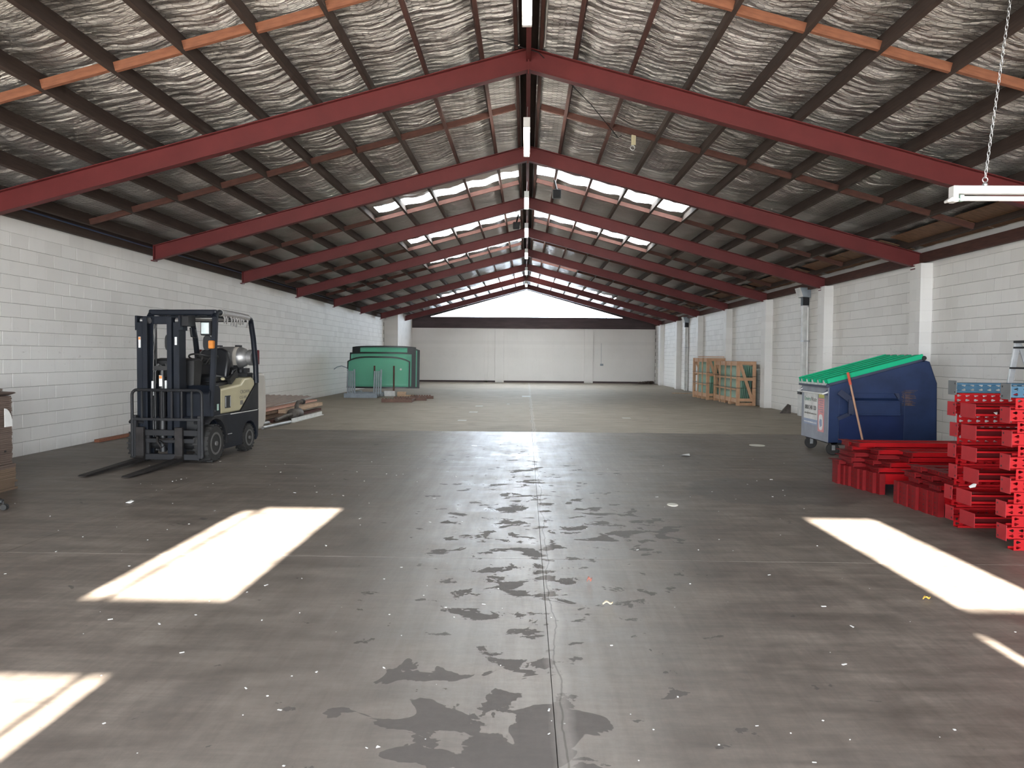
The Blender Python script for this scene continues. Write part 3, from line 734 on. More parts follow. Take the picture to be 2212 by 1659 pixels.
cy = MB().tube((mc, -.06, .14), (mc, -.06, 1.18), .048, 16).tube((mc, -.06, 1.18), (mc, -.06, 1.30), .035, 14).box(mc - .11, mc + .11, -.10, -.01, 1.27, 1.33)
lc = P('free_lift_cylinder', cy, M['black'], smooth=40)
P('label_plate', MB().box(mc - .022, mc + .022, -.111, -.107, 1.05, 1.20), M['sticker'], par=lc)
P('warning_mark', MB().box(mc - .02, mc + .02, -.113, -.1112, 1.155, 1.195), M['orange_sticker'], par=lc)
hz = MB()
for k, (x, a) in enumerate(((-.13, .0), (-.10, .02), (.10, .02), (.13, .0))): hz.path([(mc + x, -.07, .35), (mc + x*1.02, -.075, .9), (mc + x*.9, -.08, 1.25), (mc + x*.5, -.07, 1.36), (mc + x*.2, -.05, 1.33)], .014, 8)
hz.path([(mc - .14, -.05, 1.2), (mc - .13, -.04, 1.6), (mc - .10, -.03, 1.9)], .010, 6)
P('hydraulic_hose', hz, M['black'], smooth=50)
P('hose_sleeve', MB().tube((mc - .125, -.095, .92), (mc - .125, -.095, 1.12), .016, 8).tube((mc + .07, -.10, 1.0), (mc + .07, -.10, 1.13), .016, 8), M['sticker'], smooth=40)
P('hose_clip', MB().path([(mc + .36, .03, 1.86), (mc + .40, -.02, 1.74), (mc + .46, .03, 1.72), (mc + .42, .05, 1.84)], .012, 6), M['black'], smooth=40)
# carriage, load backrest, forks
car = MB().box(-.47, .45, -.25, -.205, .38, .46).box(-.47, .45, -.25, -.205, .05, .13)
car.box(-.35, -.28, -.215, -.17, .06, .46).box(.12, .19, -.215, -.17, .06, .46).box(-.44, .42, -.23, -.20, .28, .34)
cg = P('carriage', car, M['char'], bevel=.005)
P('hook', MB().path([(-.14, -.25, .36), (-.12, -.29, .30), (-.06, -.29, .22), (-.02, -.27, .26), (-.10, -.27, .33), (.10, -.25, .34)], .015, 8), M['fork'], smooth=50, par=cg)
bk = MB(); x0, x1 = -.475, .515; yb = -.285
rr = .07; crn = lambda cx, a0: [(cx + rr*math.cos(a), yb, 0.935 + rr*math.sin(a)) for a in np.linspace(a0, a0 - math.pi/2, 6)]
bk.path([(x0, yb, .10)] + [(x0, yb, .6)] + crn(x0 + rr, math.pi) + crn(x1 - rr, math.pi/2) + [(x1, yb, .6), (x1, yb, .10)], .021, 8)
lb = P('load_backrest', bk, M['char'], smooth=45)
P('rail', MB().box(x0, x1, yb - .014, yb + .014, .590, .626), M['char'], par=lb, bevel=.003)
for k in range(6):
    x = x0 + (x1 - x0)*(k + 1)/7; P('bar', MB().box(x - .012, x + .012, yb - .012, yb + .012, .62, 1.0), M['char'], par=lb, bevel=.002)
for x in (x0 + .02, x1 - .03): P('side_plate', MB().box(x - .035, x + .035, yb - .005, yb + .05, .08, .66), M['char'], par=lb, bevel=.004)
for x in (-.365, .185):
    P('fork', MB().prism([(-.30, .50), (-.255, .50), (-.255, .075), (-.27, .035), (-1.50, .012), (-1.53, .016), (-1.50, .028), (-.33, .082), (-.30, .11)], (x - .055, 0, 0), (0,1,0), (0,0,1), (.11, 0, 0)), M['fork'], bevel=.004)
P('tilt_cylinder', MB().tube((.22, .05, .62), (.22, .45, .5), .035, 10).tube((-.39, .05, .62), (-.39, .45, .5), .035, 10), M['black'], smooth=40)
P('front_axle', MB().tube((-.4, 0, .26), (.4, 0, .26), .09, 14).box(-.36, .36, .02, .34, .14, .60), M['black'])

# ================================================================== WASTE BIN
M['bin_blue'] = mat('scuffed_blue_paint', (.020, .038, .104), .45, 0, .2, 2.2, wear=.16, wearcol=(.032, .042, .085), spec=.3)
M['bin_seam'] = mat('scuffed_seam_paint', (.035, .055, .125), .5, 0, .2, 9, spec=.3)
M['bin_deep'] = mat('unfaded_shaded_blue_paint', (.010, .022, .085), .5, 0, .15, 3, spec=.3)  # deeper blue: less faded, with shade below the fork sleeve painted in
M['bin_grey'] = mat('faded_lit_grey_blue_paint', (.30, .32, .37), .5, 0, .15, 3, wear=.2, wearcol=(.2, .2, .22))  # faded blue, greyed further by painting in light reflected off the front
M['bin_dark'] = mat('dark_blue_rim', (.035, .045, .09), .5, 0, .2, 4)
M['lid'] = mat('green_plastic_lid', (.006, .46, .22), .5, 0, .08, 2.5, spec=.25)
M['lip'] = mat('worn_pale_lip', (.62, .70, .66), .5, 0, .25, 9)
M['rust'] = mat('rust_scrape', (.16, .10, .085), .8, 0, .4, 12)
M['pink'] = mat('faded_pink_sign', (.72, .30, .30), .5, 0, .08, 6)
M['sign_blue'] = mat('faded_blue_band', (.30, .36, .50), .5, 0, .1, 6)
M['yellow'] = mat('yellow_sticker', (.62, .60, .18), .5, 0, .1, 12)
M['green_print'] = mat('green_print', (.07, .25, .16), .6)
BN = empty('waste_bin', (5.5, 12.5, 0), label='blue front-load waste bin with a green ribbed lid on castors', cat='bin')
def B(name, mb, m, bevel=0, smooth=None, par=None, seg=1):
    for i, (x, y, z) in enumerate(mb.v): mb.v[i] = (x - 5.5, y - 12.5, z)
    return mb.build(name, m, par or BN, bevel, smooth, seg)
y0, y1, xf = 11.93, 13.07, 4.68
side = [(xf, .21), (xf, 1.10), (6.10, 1.50), (6.20, 1.47), (6.32, 1.14), (6.34, .21)]
hull = MB()
for ya, yb_ in ((y0, y0 + .012), (y1 - .012, y1)): hull.prism(side, (0, ya, 0), (1,0,0), (0,0,1), (0, yb_ - ya, 0))
hull.prism([(6.32, 1.14), (6.34, .21), (6.328, .21), (6.308, 1.14)], (0, y0, 0), (1,0,0), (0,0,1), (0, y1 - y0, 0)).prism([(6.20, 1.47), (6.32, 1.14), (6.31, 1.13), (6.19, 1.46)], (0, y0, 0), (1,0,0), (0,0,1), (0, y1 - y0, 0)).box(xf, 6.33, y0, y1, .205, .22)
body = B('body', hull, M['bin_blue'], bevel=.003)
fp = B('front_panel', MB().box(xf - .012, xf, y0, y1, .21, 1.10), M['bin_grey'], bevel=.003)
rim = MB()
for y in (y0 - .01, y1 + .01): rim.bar((xf - .02, y, 1.105), (6.10, y, 1.51), .05, .05)
rim.box(xf - .06, xf + .0, y0 - .03, y1 + .03, 1.06, 1.115).bar((6.10, y0, 1.49), (6.10, y1, 1.49), .06, .05)
rim.prism([(xf - .0, 1.08), (xf + .09, 1.11), (xf + .06, 1.20), (xf + .02, 1.16)], (0, y0 - .03, 0), (1,0,0), (0,0,1), (0, .02, 0))
B('rim', rim, M['bin_dark'], bevel=.005)
# side lifting sleeves
for s, y in ((-1, y0), (1, y1)):
    sl = MB(); xa, xb_ = 4.98, 5.72; d = s*.11
    sl.prism([(0, .66), (0, .90), (d, .86), (d, .66), (d*.9, .66), (d*.9, .85), (d*.05, .885), (d*.05, .66)], (xa, y, 0), (0,1,0), (0,0,1), (xb_ - xa, 0, 0))
    sl.prism([(0, .90), (0, .98), (s*.012, .98), (s*.012, .90)], (xa, y, 0), (0,1,0), (0,0,1), (xb_ - xa, 0, 0))
    sl.box(xa, xb_, min(y, y + d), max(y, y + d), .655, .67).box(xa, xb_, min(y + d*.9, y + d*1.12), max(y + d*.9, y + d*1.12), .645, .672).box(xa, xb_, min(y + d*.9, y + d*1.12), max(y + d*.9, y + d*1.12), .85, .872)
    sv = B('fork_sleeve', sl, M['bin_blue'], bevel=.004)
    B('guide_plate', MB().bar((xa - .16, y + s*.03, 1.0), (xa - .01, y + s*.10, .87), .10, .012, (0, s, .3)).bar((xa - .01, y + d, .88), (xa - .01, y + d, .66), .03, .08, (1,0,0)).bar((xa - .02, y + d*.7, .66), (xa - .17, y + s*.02, .58), .06, .012, (0, s, -.2)), M['bin_dark'], par=sv)
    B('sleeve_end', MB().prism([(xb_ - .06, .98), (xb_, .98), (xb_ + .02, .90), (xb_ - .01, .90)], (0, y, 0), (1,0,0), (0,0,1), (0, s*.05, 0)), M['bin_dark'], par=sv)
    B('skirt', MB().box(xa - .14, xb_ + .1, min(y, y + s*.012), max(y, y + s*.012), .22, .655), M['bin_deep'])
    for xx in (xa - .15, xb_ + .11): B('weld_seam', MB().box(xx - .006, xx + .006, min(y, y + s*.008), max(y, y + s*.008), .215, .97), M['bin_seam'])
sc = MB()
for k in range(18):
    xx = 5.77 + random.uniform(0, .06); zz = .79 + .014*k + random.uniform(-.004, .004); sc.box(xx, xx + random.uniform(.12, .22), y0 - .0025, y0 - .0005, zz, zz + random.uniform(.004, .012))
B('scrape_mark', sc, M['rust'])
# ribbed lid
lid = MB(); A = Vector((xf - .05, 0, 1.135)); Bv = Vector((6.08, 0, 1.535)); sl_ = (Bv - A)
W_ = y1 - y0 + .04; prof = []; nr = 5
for k in range(nr):
    u0 = k/nr
    for a, h in ((0.0, 0), (.28, 0), (.38, .045), (.90, .045), (1.0, 0)): prof.append((u0 + a/nr, h))
nrm = Vector((-sl_.z, 0, sl_.x)).normalized()
vs, fs = [], []
for t_ in (0, 1):
    for (u, h) in prof:
        p = A + sl_*t_ + nrm*h; vs.append((p.x, y0 - .02 + W_*u, p.z))
n = len(prof)
for i in range(n - 1): fs.append((i, i+1, n+i+1, n+i))
lid.add(vs, fs)
lo = B('lid', lid, M['lid'], smooth=None); so = lo.modifiers.new('t', 'SOLIDIFY'); so.thickness = .012; so.offset = -1
for y in (y0 - .035, y1 + .035): B('lid_edge', MB().bar((A.x, y, A.z + .02), (Bv.x, y, Bv.z + .02), .02, .075), M['lid'], bevel=.006, par=lo)
lp = MB().box(A.x - .012, A.x + .006, y0 - .02, y1 + .02, A.z - .045, A.z - .012)
for k in range(nr):
    ya = y0 - .02 + W_*(k + .38)/nr; lp.box(A.x - .008, A.x + .03, ya, ya + W_*.10/nr*5*.5, A.z - .012, A.z + .035)
B('front_lip', lp, M['lip'], bevel=.004, par=lo)
B('hinge_cap', MB().tube((Bv.x + .01, y0 - .055, Bv.z - .01), (Bv.x + .01, y1 + .05, Bv.z - .01), .035, 12), M['black'], smooth=40)
B('push_bar', MB().path([(xf + .02, y1 - .02, 1.02), (xf - .085, y1 - .01, .96), (xf - .085, y0 + .03, .96), (xf + .0, y0 + .03, .99)], .013, 10), M['white_dirty'], smooth=40)
for y in (y1 + .0, y0 + .05): B('bar_bracket', MB().prism([(xf, 1.04), (xf, .93), (xf - .10, .95)], (0, y - .01, 0), (1,0,0), (0,0,1), (0, .012, 0)), M['bin_dark'])
# signs on the front
FX = xf - .014
sg = B('company_sign', MB().box(FX - .003, FX, 12.36, 12.95, .52, .955), M['white_dirty'])
B('sign_band', MB().box(FX - .003, FX, 12.36, 12.95, .43, .52), M['sign_blue'], par=sg)
tx = lambda body, size, m, y, z, w: text(body, size, m, sg, (FX - .0045 - 5.5, y - 12.5, z), (0,-1,0), (0,0,1), width=w)
tx('Enviro', .10, M['green_print'], 12.92, .815, .27); tx('Waste', .10, M['print_grey'], 12.63, .815, .24)
tx('0800 240 120', .10, M['print'], 12.90, .675, .48)
tx('enviro@envirowaste.co.nz', .045, M['print_grey'], 12.92, .60, .53)
tx('www.envirowaste.co.nz', .05, M['sticker'], 12.93, .455, .55)
ps = B('pink_sign', MB().box(FX - .004, FX, 12.085, 12.325, .35, .875), M['pink'])
for k, (z, w) in enumerate(((.835, .18), (.80, .14), (.765, .19), (.73, .15), (.695, .19), (.66, .12))):
    B('print_line', MB().box(FX - .0052, FX - .004, 12.115, 12.115 + w, z, z + .012), M['bin_grey'], par=ps)
ov = [(.085*math.copysign(abs(math.cos(a))**.6, math.cos(a)), .125*math.copysign(abs(math.sin(a))**.7, math.sin(a))) for a in np.linspace(0, 2*math.pi, 24, endpoint=False)]
B('print_panel', MB().prism(ov, (FX - .0052, 12.205, .50), (0,1,0), (0,0,1), (.0012, 0, 0)), M['sticker'], par=ps)
B('print_mark', MB().prism([(-.055, -.05), (.02, -.08), (.055, 0), (.03, .05), (-.045, .045)], (FX - .0062, 12.205, .50), (0,1,0), (0,0,1), (.001, 0, 0)), M['sign_blue'], par=ps)
B('yellow_sticker', MB().box(FX - .004, FX, 12.09, 12.31, .885, .955), M['yellow'])
# castors
for cx, cy_ in ((4.80, 12.98), (4.80, 12.06), (6.18, 12.98), (6.18, 12.06)):
    t_ = B('castor', MB().lathe([(.05, -.025), (.088, -.025), (.098, -.01), (.098, .01), (.088, .025), (.05, .025)], (cx, cy_, .098), (.35, 1, 0), 22), M['rubber'], smooth=40)
    B('fork', MB().bar((cx + .0, cy_ - .036, .205), (cx - .0, cy_ - .036, .08), .05, .006, (0,1,0)).bar((cx, cy_ + .036, .205), (cx, cy_ + .036, .08), .05, .006, (0,1,0)).box(cx - .05, cx + .05, cy_ - .05, cy_ + .05, .195, .206).tube((cx, cy_ - .045, .098), (cx, cy_ + .045, .098), .012, 8), M['galv'], par=t_)
B('base_rail', MB().box(xf + .06, 6.28, y0 + .03, y0 + .09, .165, .208).box(xf + .06, 6.28, y1 - .09, y1 - .03, .165, .208).box(xf + .05, xf + .15, y0 + .03, y1 - .03, .18, .208), M['black'])

# broom handle leaning on the bin
M['handle_wood'] = mat('pale_wood_handle', (.46, .26, .17), .55, 0, .1, 10)
M['orange_grip'] = mat('orange_grip', (.60, .09, .05), .45, 0, .1, 8)
bm0, bm1 = Vector((5.02, 11.35, .03)), Vector((4.90, 11.80, 1.30))
br = empty('broom', bm0, label='long wooden broom handle with an orange grip, leaning on the blue bin', cat='broom')
dirv = (bm1 - bm0)
MB().tube((0,0,0), dirv*.86, .0155, 12).build('handle', M['handle_wood'], br, smooth=40)
MB().tube(dirv*.85, dirv*.99, .021, 12).lathe([(.021, 0), (.018, .01), (.006, .014)], dirv*.99, dirv, 12).build('grip', M['orange_grip'], br, smooth=40)
MB().box(-.2, .2, -.03, .03, -.0, .045).build('broom_head', M['handle_wood'], br, bevel=.008)
MB().box(-.19, .19, -.035, .035, -.03, .0).build('bristles', M['black'], br)

# ================================================================== RACKING: stacked upright frames
M['rack_red'] = mat('red_rack_paint', (.34, .002, .005), .55, 0, .12, 4, spec=.22)
M['rack_faded'] = mat('faded_red_plate', (.28, .015, .02), .6, 0, .12, 7, wear=.24, wearcol=(.36, .10, .095), spec=.3)
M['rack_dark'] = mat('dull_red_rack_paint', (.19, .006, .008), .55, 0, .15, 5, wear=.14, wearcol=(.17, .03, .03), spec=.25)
M['rack_deep'] = mat('shaded_red_inner_paint', (.085, .002, .003), .6, 0, .15, 5, spec=.2)  # shade inside the open channels painted in as a darker red
M['rack_blue'] = mat('blue_rack_paint', (.038, .10, .16), .55, 0, .15, 4, wear=.1, wearcol=(.12, .13, .14), spec=.25)
M['rack_grey'] = mat('grey_steel_plate', (.13, .14, .145), .5, .2, .12, 8, wear=.25, wearcol=(.36, .28, .20))
LH = .093
def post_mesh(flip, mt, L=3.0):
    """lipped channel along +x, web in the y=0 plane pierced by two rows of keyholes, flanges towards +y"""
    H = LH - .004; mb = MB(); pit = .0762; n = int(L / pit)
    key = [(-.024, .0), (-.017, .0045), (-.006, .006), (.004, .0105), (.014, .0125), (.022, .009), (.026, 0), (.022, -.009), (.014, -.0125), (.004, -.0105), (-.006, -.006), (-.017, -.0045)]
    if flip: key = [(-a, b) for a, b in key][::-1]
    key = [(a*.78, b*1.0) for a, b in key]
    for i in range(n):
        for (z0, z1) in ((0, H/2), (H/2, H)):
            x0, x1 = i*pit, (i+1)*pit; cx, cz = (x0+x1)/2, (z0+z1)/2 + (-.001 if z0 else .001)
            inner = [(cx + a, cz + b) for a, b in key]
            outer = []
            for a, b in key:      # matching points on the tile's border
                t = min((pit/2)/abs(a) if abs(a) > 1e-6 else 9e9, (H/4)/abs(b) if abs(b) > 1e-6 else 9e9); outer.append([cx + a*t, cz + b*t])
            for cxn, czn in ((x0, z0), (x1, z0), (x1, z1), (x0, z1)):
                k = min(range(len(outer)), key=lambda q: (outer[q][0]-cxn)**2 + (outer[q][1]-czn)**2); outer[k] = [cxn, czn]
            m_ = len(key); vs = [(p[0], 0, p[1]) for p in outer] + [(p[0], 0, p[1]) for p in inner]
            vs += [(p[0], .0022, p[1]) for p in inner]
            mb.add(vs, [(k, (k+1) % m_, m_ + (k+1) % m_, m_ + k) for k in range(m_)] + [(m_ + k, m_ + (k+1) % m_, 2*m_ + (k+1) % m_, 2*m_ + k) for k in range(m_)])
    Lx = n*pit
    mb.box(0, Lx, .0, .075, 0, .0022).box(0, Lx, .0, .075, H - .0022, H)
    mb.box(0, Lx, .073, .075, .0, .018).box(0, Lx, .073, .075, H - .018, H)
    me = bpy.data.meshes.new('post'); me.from_pydata(mb.v, [], mb.f); me.materials.append(mt); me.update(); return me
XS, YN, YFAR, YM = 3.80, 6.09, 6.98, 6.54
pm = {(f, c): post_mesh(f, M[c]) for f in (0, 1) for c in ('rack_red', 'rack_blue') if not (c == 'rack_blue' and f)}
def plate_mb(w, h, t=.005):
    mb = MB().box(-t, 0, 0, w, -h/2, h/2); return mb
jit = [.06, .0, .04, -.01, .05, .02, .06, .01, .07, .02, .06, .0, .04, .0]
for k in range(14):
    z = LH*k; odd = k % 2 == 1; blue = k == 13; cname = 'rack_blue' if blue else 'rack_red'
    lab = ('topmost upright frame of the stack, blue with grey foot plates' if blue else
           f'red rack upright frame, {ORD[k]} layer from the floor of the tall stack at right')
    if k == 0: lab = 'lowest red rack upright frame, on the floor under the tall stack at right'
    x0 = XS + jit[k]
    t = empty('rack_upright', (x0, YN, z), R_(random.uniform(-.25, .25)), label=lab, cat='rack frame', group='rack upright frames in the tall stack')
    a = link('post', pm[(0 if odd or blue else 1, cname)], t)
    b = link('post', pm[(0 if odd or blue else 1, cname)], t); b.scale = (1, -1, 1); b.location = (.02, YFAR - YN, 0)
    for i in range(3):      # bracing between the two posts
        xa = 1.25 + .5*i; MB().bar((xa, .06, LH*.5), (xa + (.0 if i % 2 else .4), YFAR - YN - .06, LH*.5), .035, .03).build('brace', M[cname], t)
    if odd:
        pc = M['rack_grey'] if blue else M['rack_faded']
        for (yy, w) in ((0.0, .13), (YFAR - YN - .13, .13)):
            p = plate_mb(w, .125).build('foot_plate', pc, t, bevel=.001); p.location = (-.002, yy - .01, LH*.5)
            for zz in (-.038, .038):
                h_ = MB().box(-.0068, -.005, (.10 if yy == 0 else .016), (.113 if yy == 0 else .029), zz - .007, zz + .007).build('bolt_hole', M['black'], p)
    if odd and not blue:
        sp = empty('rack_post', (x0 + random.uniform(-.02, .02), YM, z), label=f'red channel post with a square end plate, in the {ORD[k]} layer between the upright posts', cat='rack post', group='single posts lying inside the tall stack')
        MB().box(.01, 1.15, .10, .12, .006, LH - .012).build('web', M['rack_deep'], sp)
        MB().box(0, 1.15, 0, .125, .002, .006).box(0, 1.15, 0, .125, LH - .012, LH - .006).box(0, 1.15, 0, .004, .002, .024).box(0, 1.15, 0, .004, LH - .028, LH - .006).build('channel', M['rack_red'], sp)
        p = plate_mb(.225, .122).build('end_plate', M['rack_faded'], sp, bevel=.001); p.location = (-.002, -.005, LH*.5)
# paper scraps caught in the stack
M['paper'] = mat('white_paper', (.72, .72, .70), .7, 0, .1, 8)
for (x, y, z, s, lb) in ((3.88, 6.72, LH*4 + .02, .03, 'crumpled white paper scrap tucked in the lower part of the red stack'), (3.97, 6.52, LH*11 + .01, .025, 'torn strip of white wrapping caught high in the red stack')):
    mb = MB(); pts = [(random.uniform(-1, 1)*s*1.6, random.uniform(-1, 1)*s, random.uniform(0, 1)*s*1.4) for _ in range(9)]
    bmm = bmesh.new(); [bmm.verts.new(p) for p in pts]; bmesh.ops.convex_hull(bmm, input=bmm.verts); me = bpy.data.meshes.new('paper_scrap'); bmm.to_mesh(me); bmm.free(); me.materials.append(M['paper'])
    o = link('paper_scrap', me); o.location = (x, y, z); tag(o, lb, 'paper')

# ================================================================== RACKING: piles of beams
def beam_tree(edge, L, mt):
    """edge: standing on edge with tall connectors; else lying flat"""
    e = empty('rack_beam', (0, 0, 0))
    if edge:
        b = MB().box(.01, L, -.027, .027, .115, .228).box(.01, L, -.032, -.027, .115, .14)
        con = [MB().box(-.012, .0, -.040, .040, 0, .232).box(-.012, .05, -.042, -.038, .0, .232) for _ in (0, 1)]
        hooks = [(-.013, .012, z) for z in (.03, .08, .13, .18)]
    else:
        b = MB().box(.01, L, -.065, .05, .004, .054).box(.01, L, -.068, -.065, .004, .030)
        con = [MB().box(-.012, .0, -.105, .10, 0, .056).box(-.06, .05, -.105, .10, .052, .057) for _ in (0, 1)]
        hooks = [(-.013, y, .028) for y in (-.08, -.03, .03, .08)]
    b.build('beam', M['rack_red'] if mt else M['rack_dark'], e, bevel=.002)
    for i, c in enumerate(con):
        o = c.build('connector', M['rack_dark'], e)
        if i: o.location = (L, 0, 0)
        if not i:
            for (hx, hy, hz) in hooks: MB().box(hx - .001, hx + .001, hy - .006, hy + .006, hz - .005, hz + .005).build('hole', M['black'], o)
    return e
proto = {}
def place_beam(edge, x, y, z, L, bright, lab, grp, rz=0):
    k = (edge, L, bright)
    if k not in proto: o = proto[k] = beam_tree(edge, L, bright)
    else: o = copy_tree(proto[k])
    o.location = (x, y, z); o.rotation_euler = (0, 0, rz); tag(o, lab, 'rack beam', grp)
for i in range(10):
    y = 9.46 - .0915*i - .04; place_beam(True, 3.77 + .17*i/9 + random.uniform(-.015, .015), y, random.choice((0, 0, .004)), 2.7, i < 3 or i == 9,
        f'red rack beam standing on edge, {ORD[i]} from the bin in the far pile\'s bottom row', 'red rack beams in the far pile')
for r in range(5):
    for c in range(4 if r < 4 else 2):
        y = 9.36 - .215*c; z = .233 + .0585*r
        x = 3.80 + .06*c + random.uniform(-.05, .08) + (.28 if r == 3 and c == 1 else 0) + (.12*r if c == 3 else .02*r)
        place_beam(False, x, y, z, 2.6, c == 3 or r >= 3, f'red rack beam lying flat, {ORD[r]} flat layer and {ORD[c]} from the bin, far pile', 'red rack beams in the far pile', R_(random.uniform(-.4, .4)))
for i in range(9):
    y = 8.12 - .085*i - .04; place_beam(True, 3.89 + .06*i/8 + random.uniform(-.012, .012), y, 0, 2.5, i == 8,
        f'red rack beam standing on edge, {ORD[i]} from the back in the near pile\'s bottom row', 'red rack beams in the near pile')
for r in range(3):
    for c in range(3):
        y = 8.00 - .225*c; z = .233 + .0585*r; x = 3.98 + .04*r + .03*c + random.uniform(-.05, .06)
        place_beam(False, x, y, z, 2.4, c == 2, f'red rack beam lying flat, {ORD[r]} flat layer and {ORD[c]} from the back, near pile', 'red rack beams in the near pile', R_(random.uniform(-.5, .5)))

# ================================================================== LADDER by the right wall
M['ladder'] = mat('aluminium_ladder', (.62, .64, .66), .4, .5, .1, 8)
ld = empty('step_ladder', (7.05, 10.72, 0), label='aluminium ladder leaning at the right wall, cut by the right edge', cat='ladder')
pb, pt_ = Vector((-.58, 0, 0)), Vector((-.30, 0, 1.76))
for yy in (-.02, -.44):
    MB().bar(pb + Vector((0, yy, 0)), pt_ + Vector((0, yy, 0)), .035, .075, (1, 0, .2)).build('stile', M['ladder'], ld, bevel=.004)
    MB().bar(pt_ + Vector((.02, yy, -.02)), Vector((.30, yy, 0)), .025, .05, (1, 0, -.2)).build('rear_leg', M['ladder'], ld, bevel=.003)
for k in range(6):
    p = pb + (pt_ - pb)*(k + 1)/6.3; MB().box(p.x - .045, p.x + .05, -.44, -.02, p.z - .012, p.z + .012).build('tread', M['char'], ld)
MB().box(pt_.x - .05, pt_.x + .10, -.46, .0, 1.74, 1.77).build('top_cap', M['char'], ld, bevel=.005)

# ================================================================== CARDBOARD, castor chair on the left
M['card'] = mat('brown_cardboard', (.14, .10, .08), .85, 0, .12, 3, stretch=(1, 1, 14), bmp=.25)
M['card_l'] = mat('light_cardboard', (.17, .115, .075), .85, 0, .15, 3, stretch=(1, 1, 10))
cb = empty('cardboard_stack', (-6.13, 7.86, 0), label='tall stack of flattened brown cardboard cut by the left edge', cat='cardboard')
n = 44; z = .10
MB().box(-.52, .52, -.50, .5, .0, .022).box(-.52, .52, -.5, .5, .078, .1).box(-.5, -.4, -.48, .48, .022, .078).box(-.05, .05, -.48, .48, .022, .078).box(.4, .5, -.48, .48, .022, .078).build('pallet', M['card_l'], cb)
for k in range(n):
    h = random.uniform(.018, .024); wid = .50 if k > 8 else .535; e = random.uniform(-.005, .005)
    o = MB().box(-.5 + e, wid + e, -.46 + random.uniform(-.01, .01), .45, z, z + h*.88).build('sheet', M['card'] if k > 6 else M['card_l'], cb); z += h
    if z > 1.04: break
lp_ = MB().prism([(-.5, 0), (.46, 0), (.53, .022), (.55, .03), (.53, .04), (.30, .05), (-.5, .05)], (0, -.47, z), (1,0,0), (0,0,1), (0, .92, 0)).build('loose_sheet', M['card'], cb)
MB().box(-.5, .42, -.44, .42, z + .05, z + .075).build('loose_sheet', M['card'], cb)
qa = [(.0, 0), (.13, 0)] + [(.13*math.cos(a)*1.0 if a < 1.2 else .13*math.cos(a), .20*math.sin(a)) for a in np.linspace(.15, 1.57, 8)]
MB().prism(qa, (.553, .25, .70), (0,1,0), (0,0,1), (.003, 0, 0)).build('paper_label', M['sticker'], cb)
MB().box(.512, .516, .30, .33, .42, .44).build('hand_hole', M['black'], cb)

ch = empty('swivel_chair', (-5.26, 7.15, 0), label='black swivel chair, only one castor in view at the left edge', cat='chair')
MB().tube((0,0,.12), (0,0,.42), .03, 14).build('gas_lift', M['black'], ch, smooth=40)
MB().lathe([(.03, .42), (.18, .43), (.21, .46), (.20, .50), (.02, .52)], (0,0,0), (0,0,1), 24).build('seat', M['seat'], ch, smooth=50)
for k in range(5):
    a = R_(6) + k*2*math.pi/5; d = Vector((math.cos(a), math.sin(a), 0)); q = d*.30
    lg = MB().bar(d*.02 + Vector((0,0,.12)), q + Vector((0,0,.085)), .04, .035).build('leg', M['black'], ch, bevel=.006)
    pn = Vector((-d.y, d.x, 0)); c0 = q + Vector((0, 0, .03))
    cm = MB()
    for s in (-1, 1): cm.lathe([(.014, -.009), (.028, -.008), (.030, 0), (.028, .008), (.014, .009)], c0 + pn*(s*.017) + d*.012, pn, 16)
    cm.tube(q + Vector((0,0,.03)), q + Vector((0,0,.085)), .008, 8)
    tag(cm.build('castor', M['rubber'], lg, smooth=40), kind='stuff')

# plank on the floor by the wall
pk = MB().box(-.045, .045, 0, 3.2, 0, .05).build('timber_batten', M['timber_new'], bevel=.003); pk.location = (-7.2, 12.75, 0); pk.rotation_euler = (0, 0, R_(-.6))
tag(pk, 'orange timber batten lying on the floor along the left wall', 'timber')

# ================================================================== SALVAGE PILE behind the forklift
M['tin'] = mat('brown_corrugated_sheet', (.40, .31, .26), .55, .1, .15, 4, stretch=(4, .5, 1))
M['plank'] = mat('raw_pine_plank', (.58, .40, .27), .7, 0, .2, 5, stretch=(6, 1, 6))
M['plank_pink'] = mat('pinkish_stained_plank', (.66, .36, .27), .7, 0, .18, 4, stretch=(6, 1, 6))
M['muffler'] = mat('rusty_grey_muffler', (.16, .14, .125), .6, .4, .3, 8, wear=.2, wearcol=(.2, .12, .08))
M['blue_tarp'] = mat('dark_blue_plastic', (.012, .03, .10), .5, 0, .2, 5)
sh = MB(); vs, fs = [], []; nn = 44
for i in range(nn + 1):
    x = -6.98 + 1.15*i/nn; zz = .362 + .018*math.sin(i*2*math.pi/5.5) - .03*(i/nn)
    for y_, dz in ((15.6, -.03), (20.6, .05)): vs.append((x, y_ + (.2*i/nn), zz + dz))
for i in range(nn): fs.append((2*i, 2*i+1, 2*i+3, 2*i+2))
so_ = MB().add(vs, fs).build('corrugated_sheet', M['tin'], smooth=60); sd = so_.modifiers.new('t', 'SOLIDIFY'); sd.thickness = .006
tag(so_, 'brown corrugated roofing sheet on top of the scrap pile behind the forklift', 'roofing sheet')
pl = [(-5.83, 15.9, 21.0, .232, .20, .045, 'plank_pink', 'long pinkish plank along the edge of the corrugated sheet'), (-5.62, 17.6, 20.6, .145, .17, .085, 'plank', 'thick pale plank under the pinkish plank in the scrap pile'),
      (-5.98, 15.75, 18.4, .14, .22, .06, 'plank', 'short pale plank beneath the corrugated sheet, nearest the forklift'), (-6.5, 15.8, 20.2, .06, .25, .14, 'plank', 'bottom bearer plank against the wall side of the scrap pile'),
      (-5.62, 16.8, 20.8, .06, .12, .06, 'timber_mid', 'dark thin batten low in the scrap pile'), (-6.05, 16.2, 20.9, .06, .16, .075, 'plank', 'pale bearer plank low in the middle of the scrap pile')]
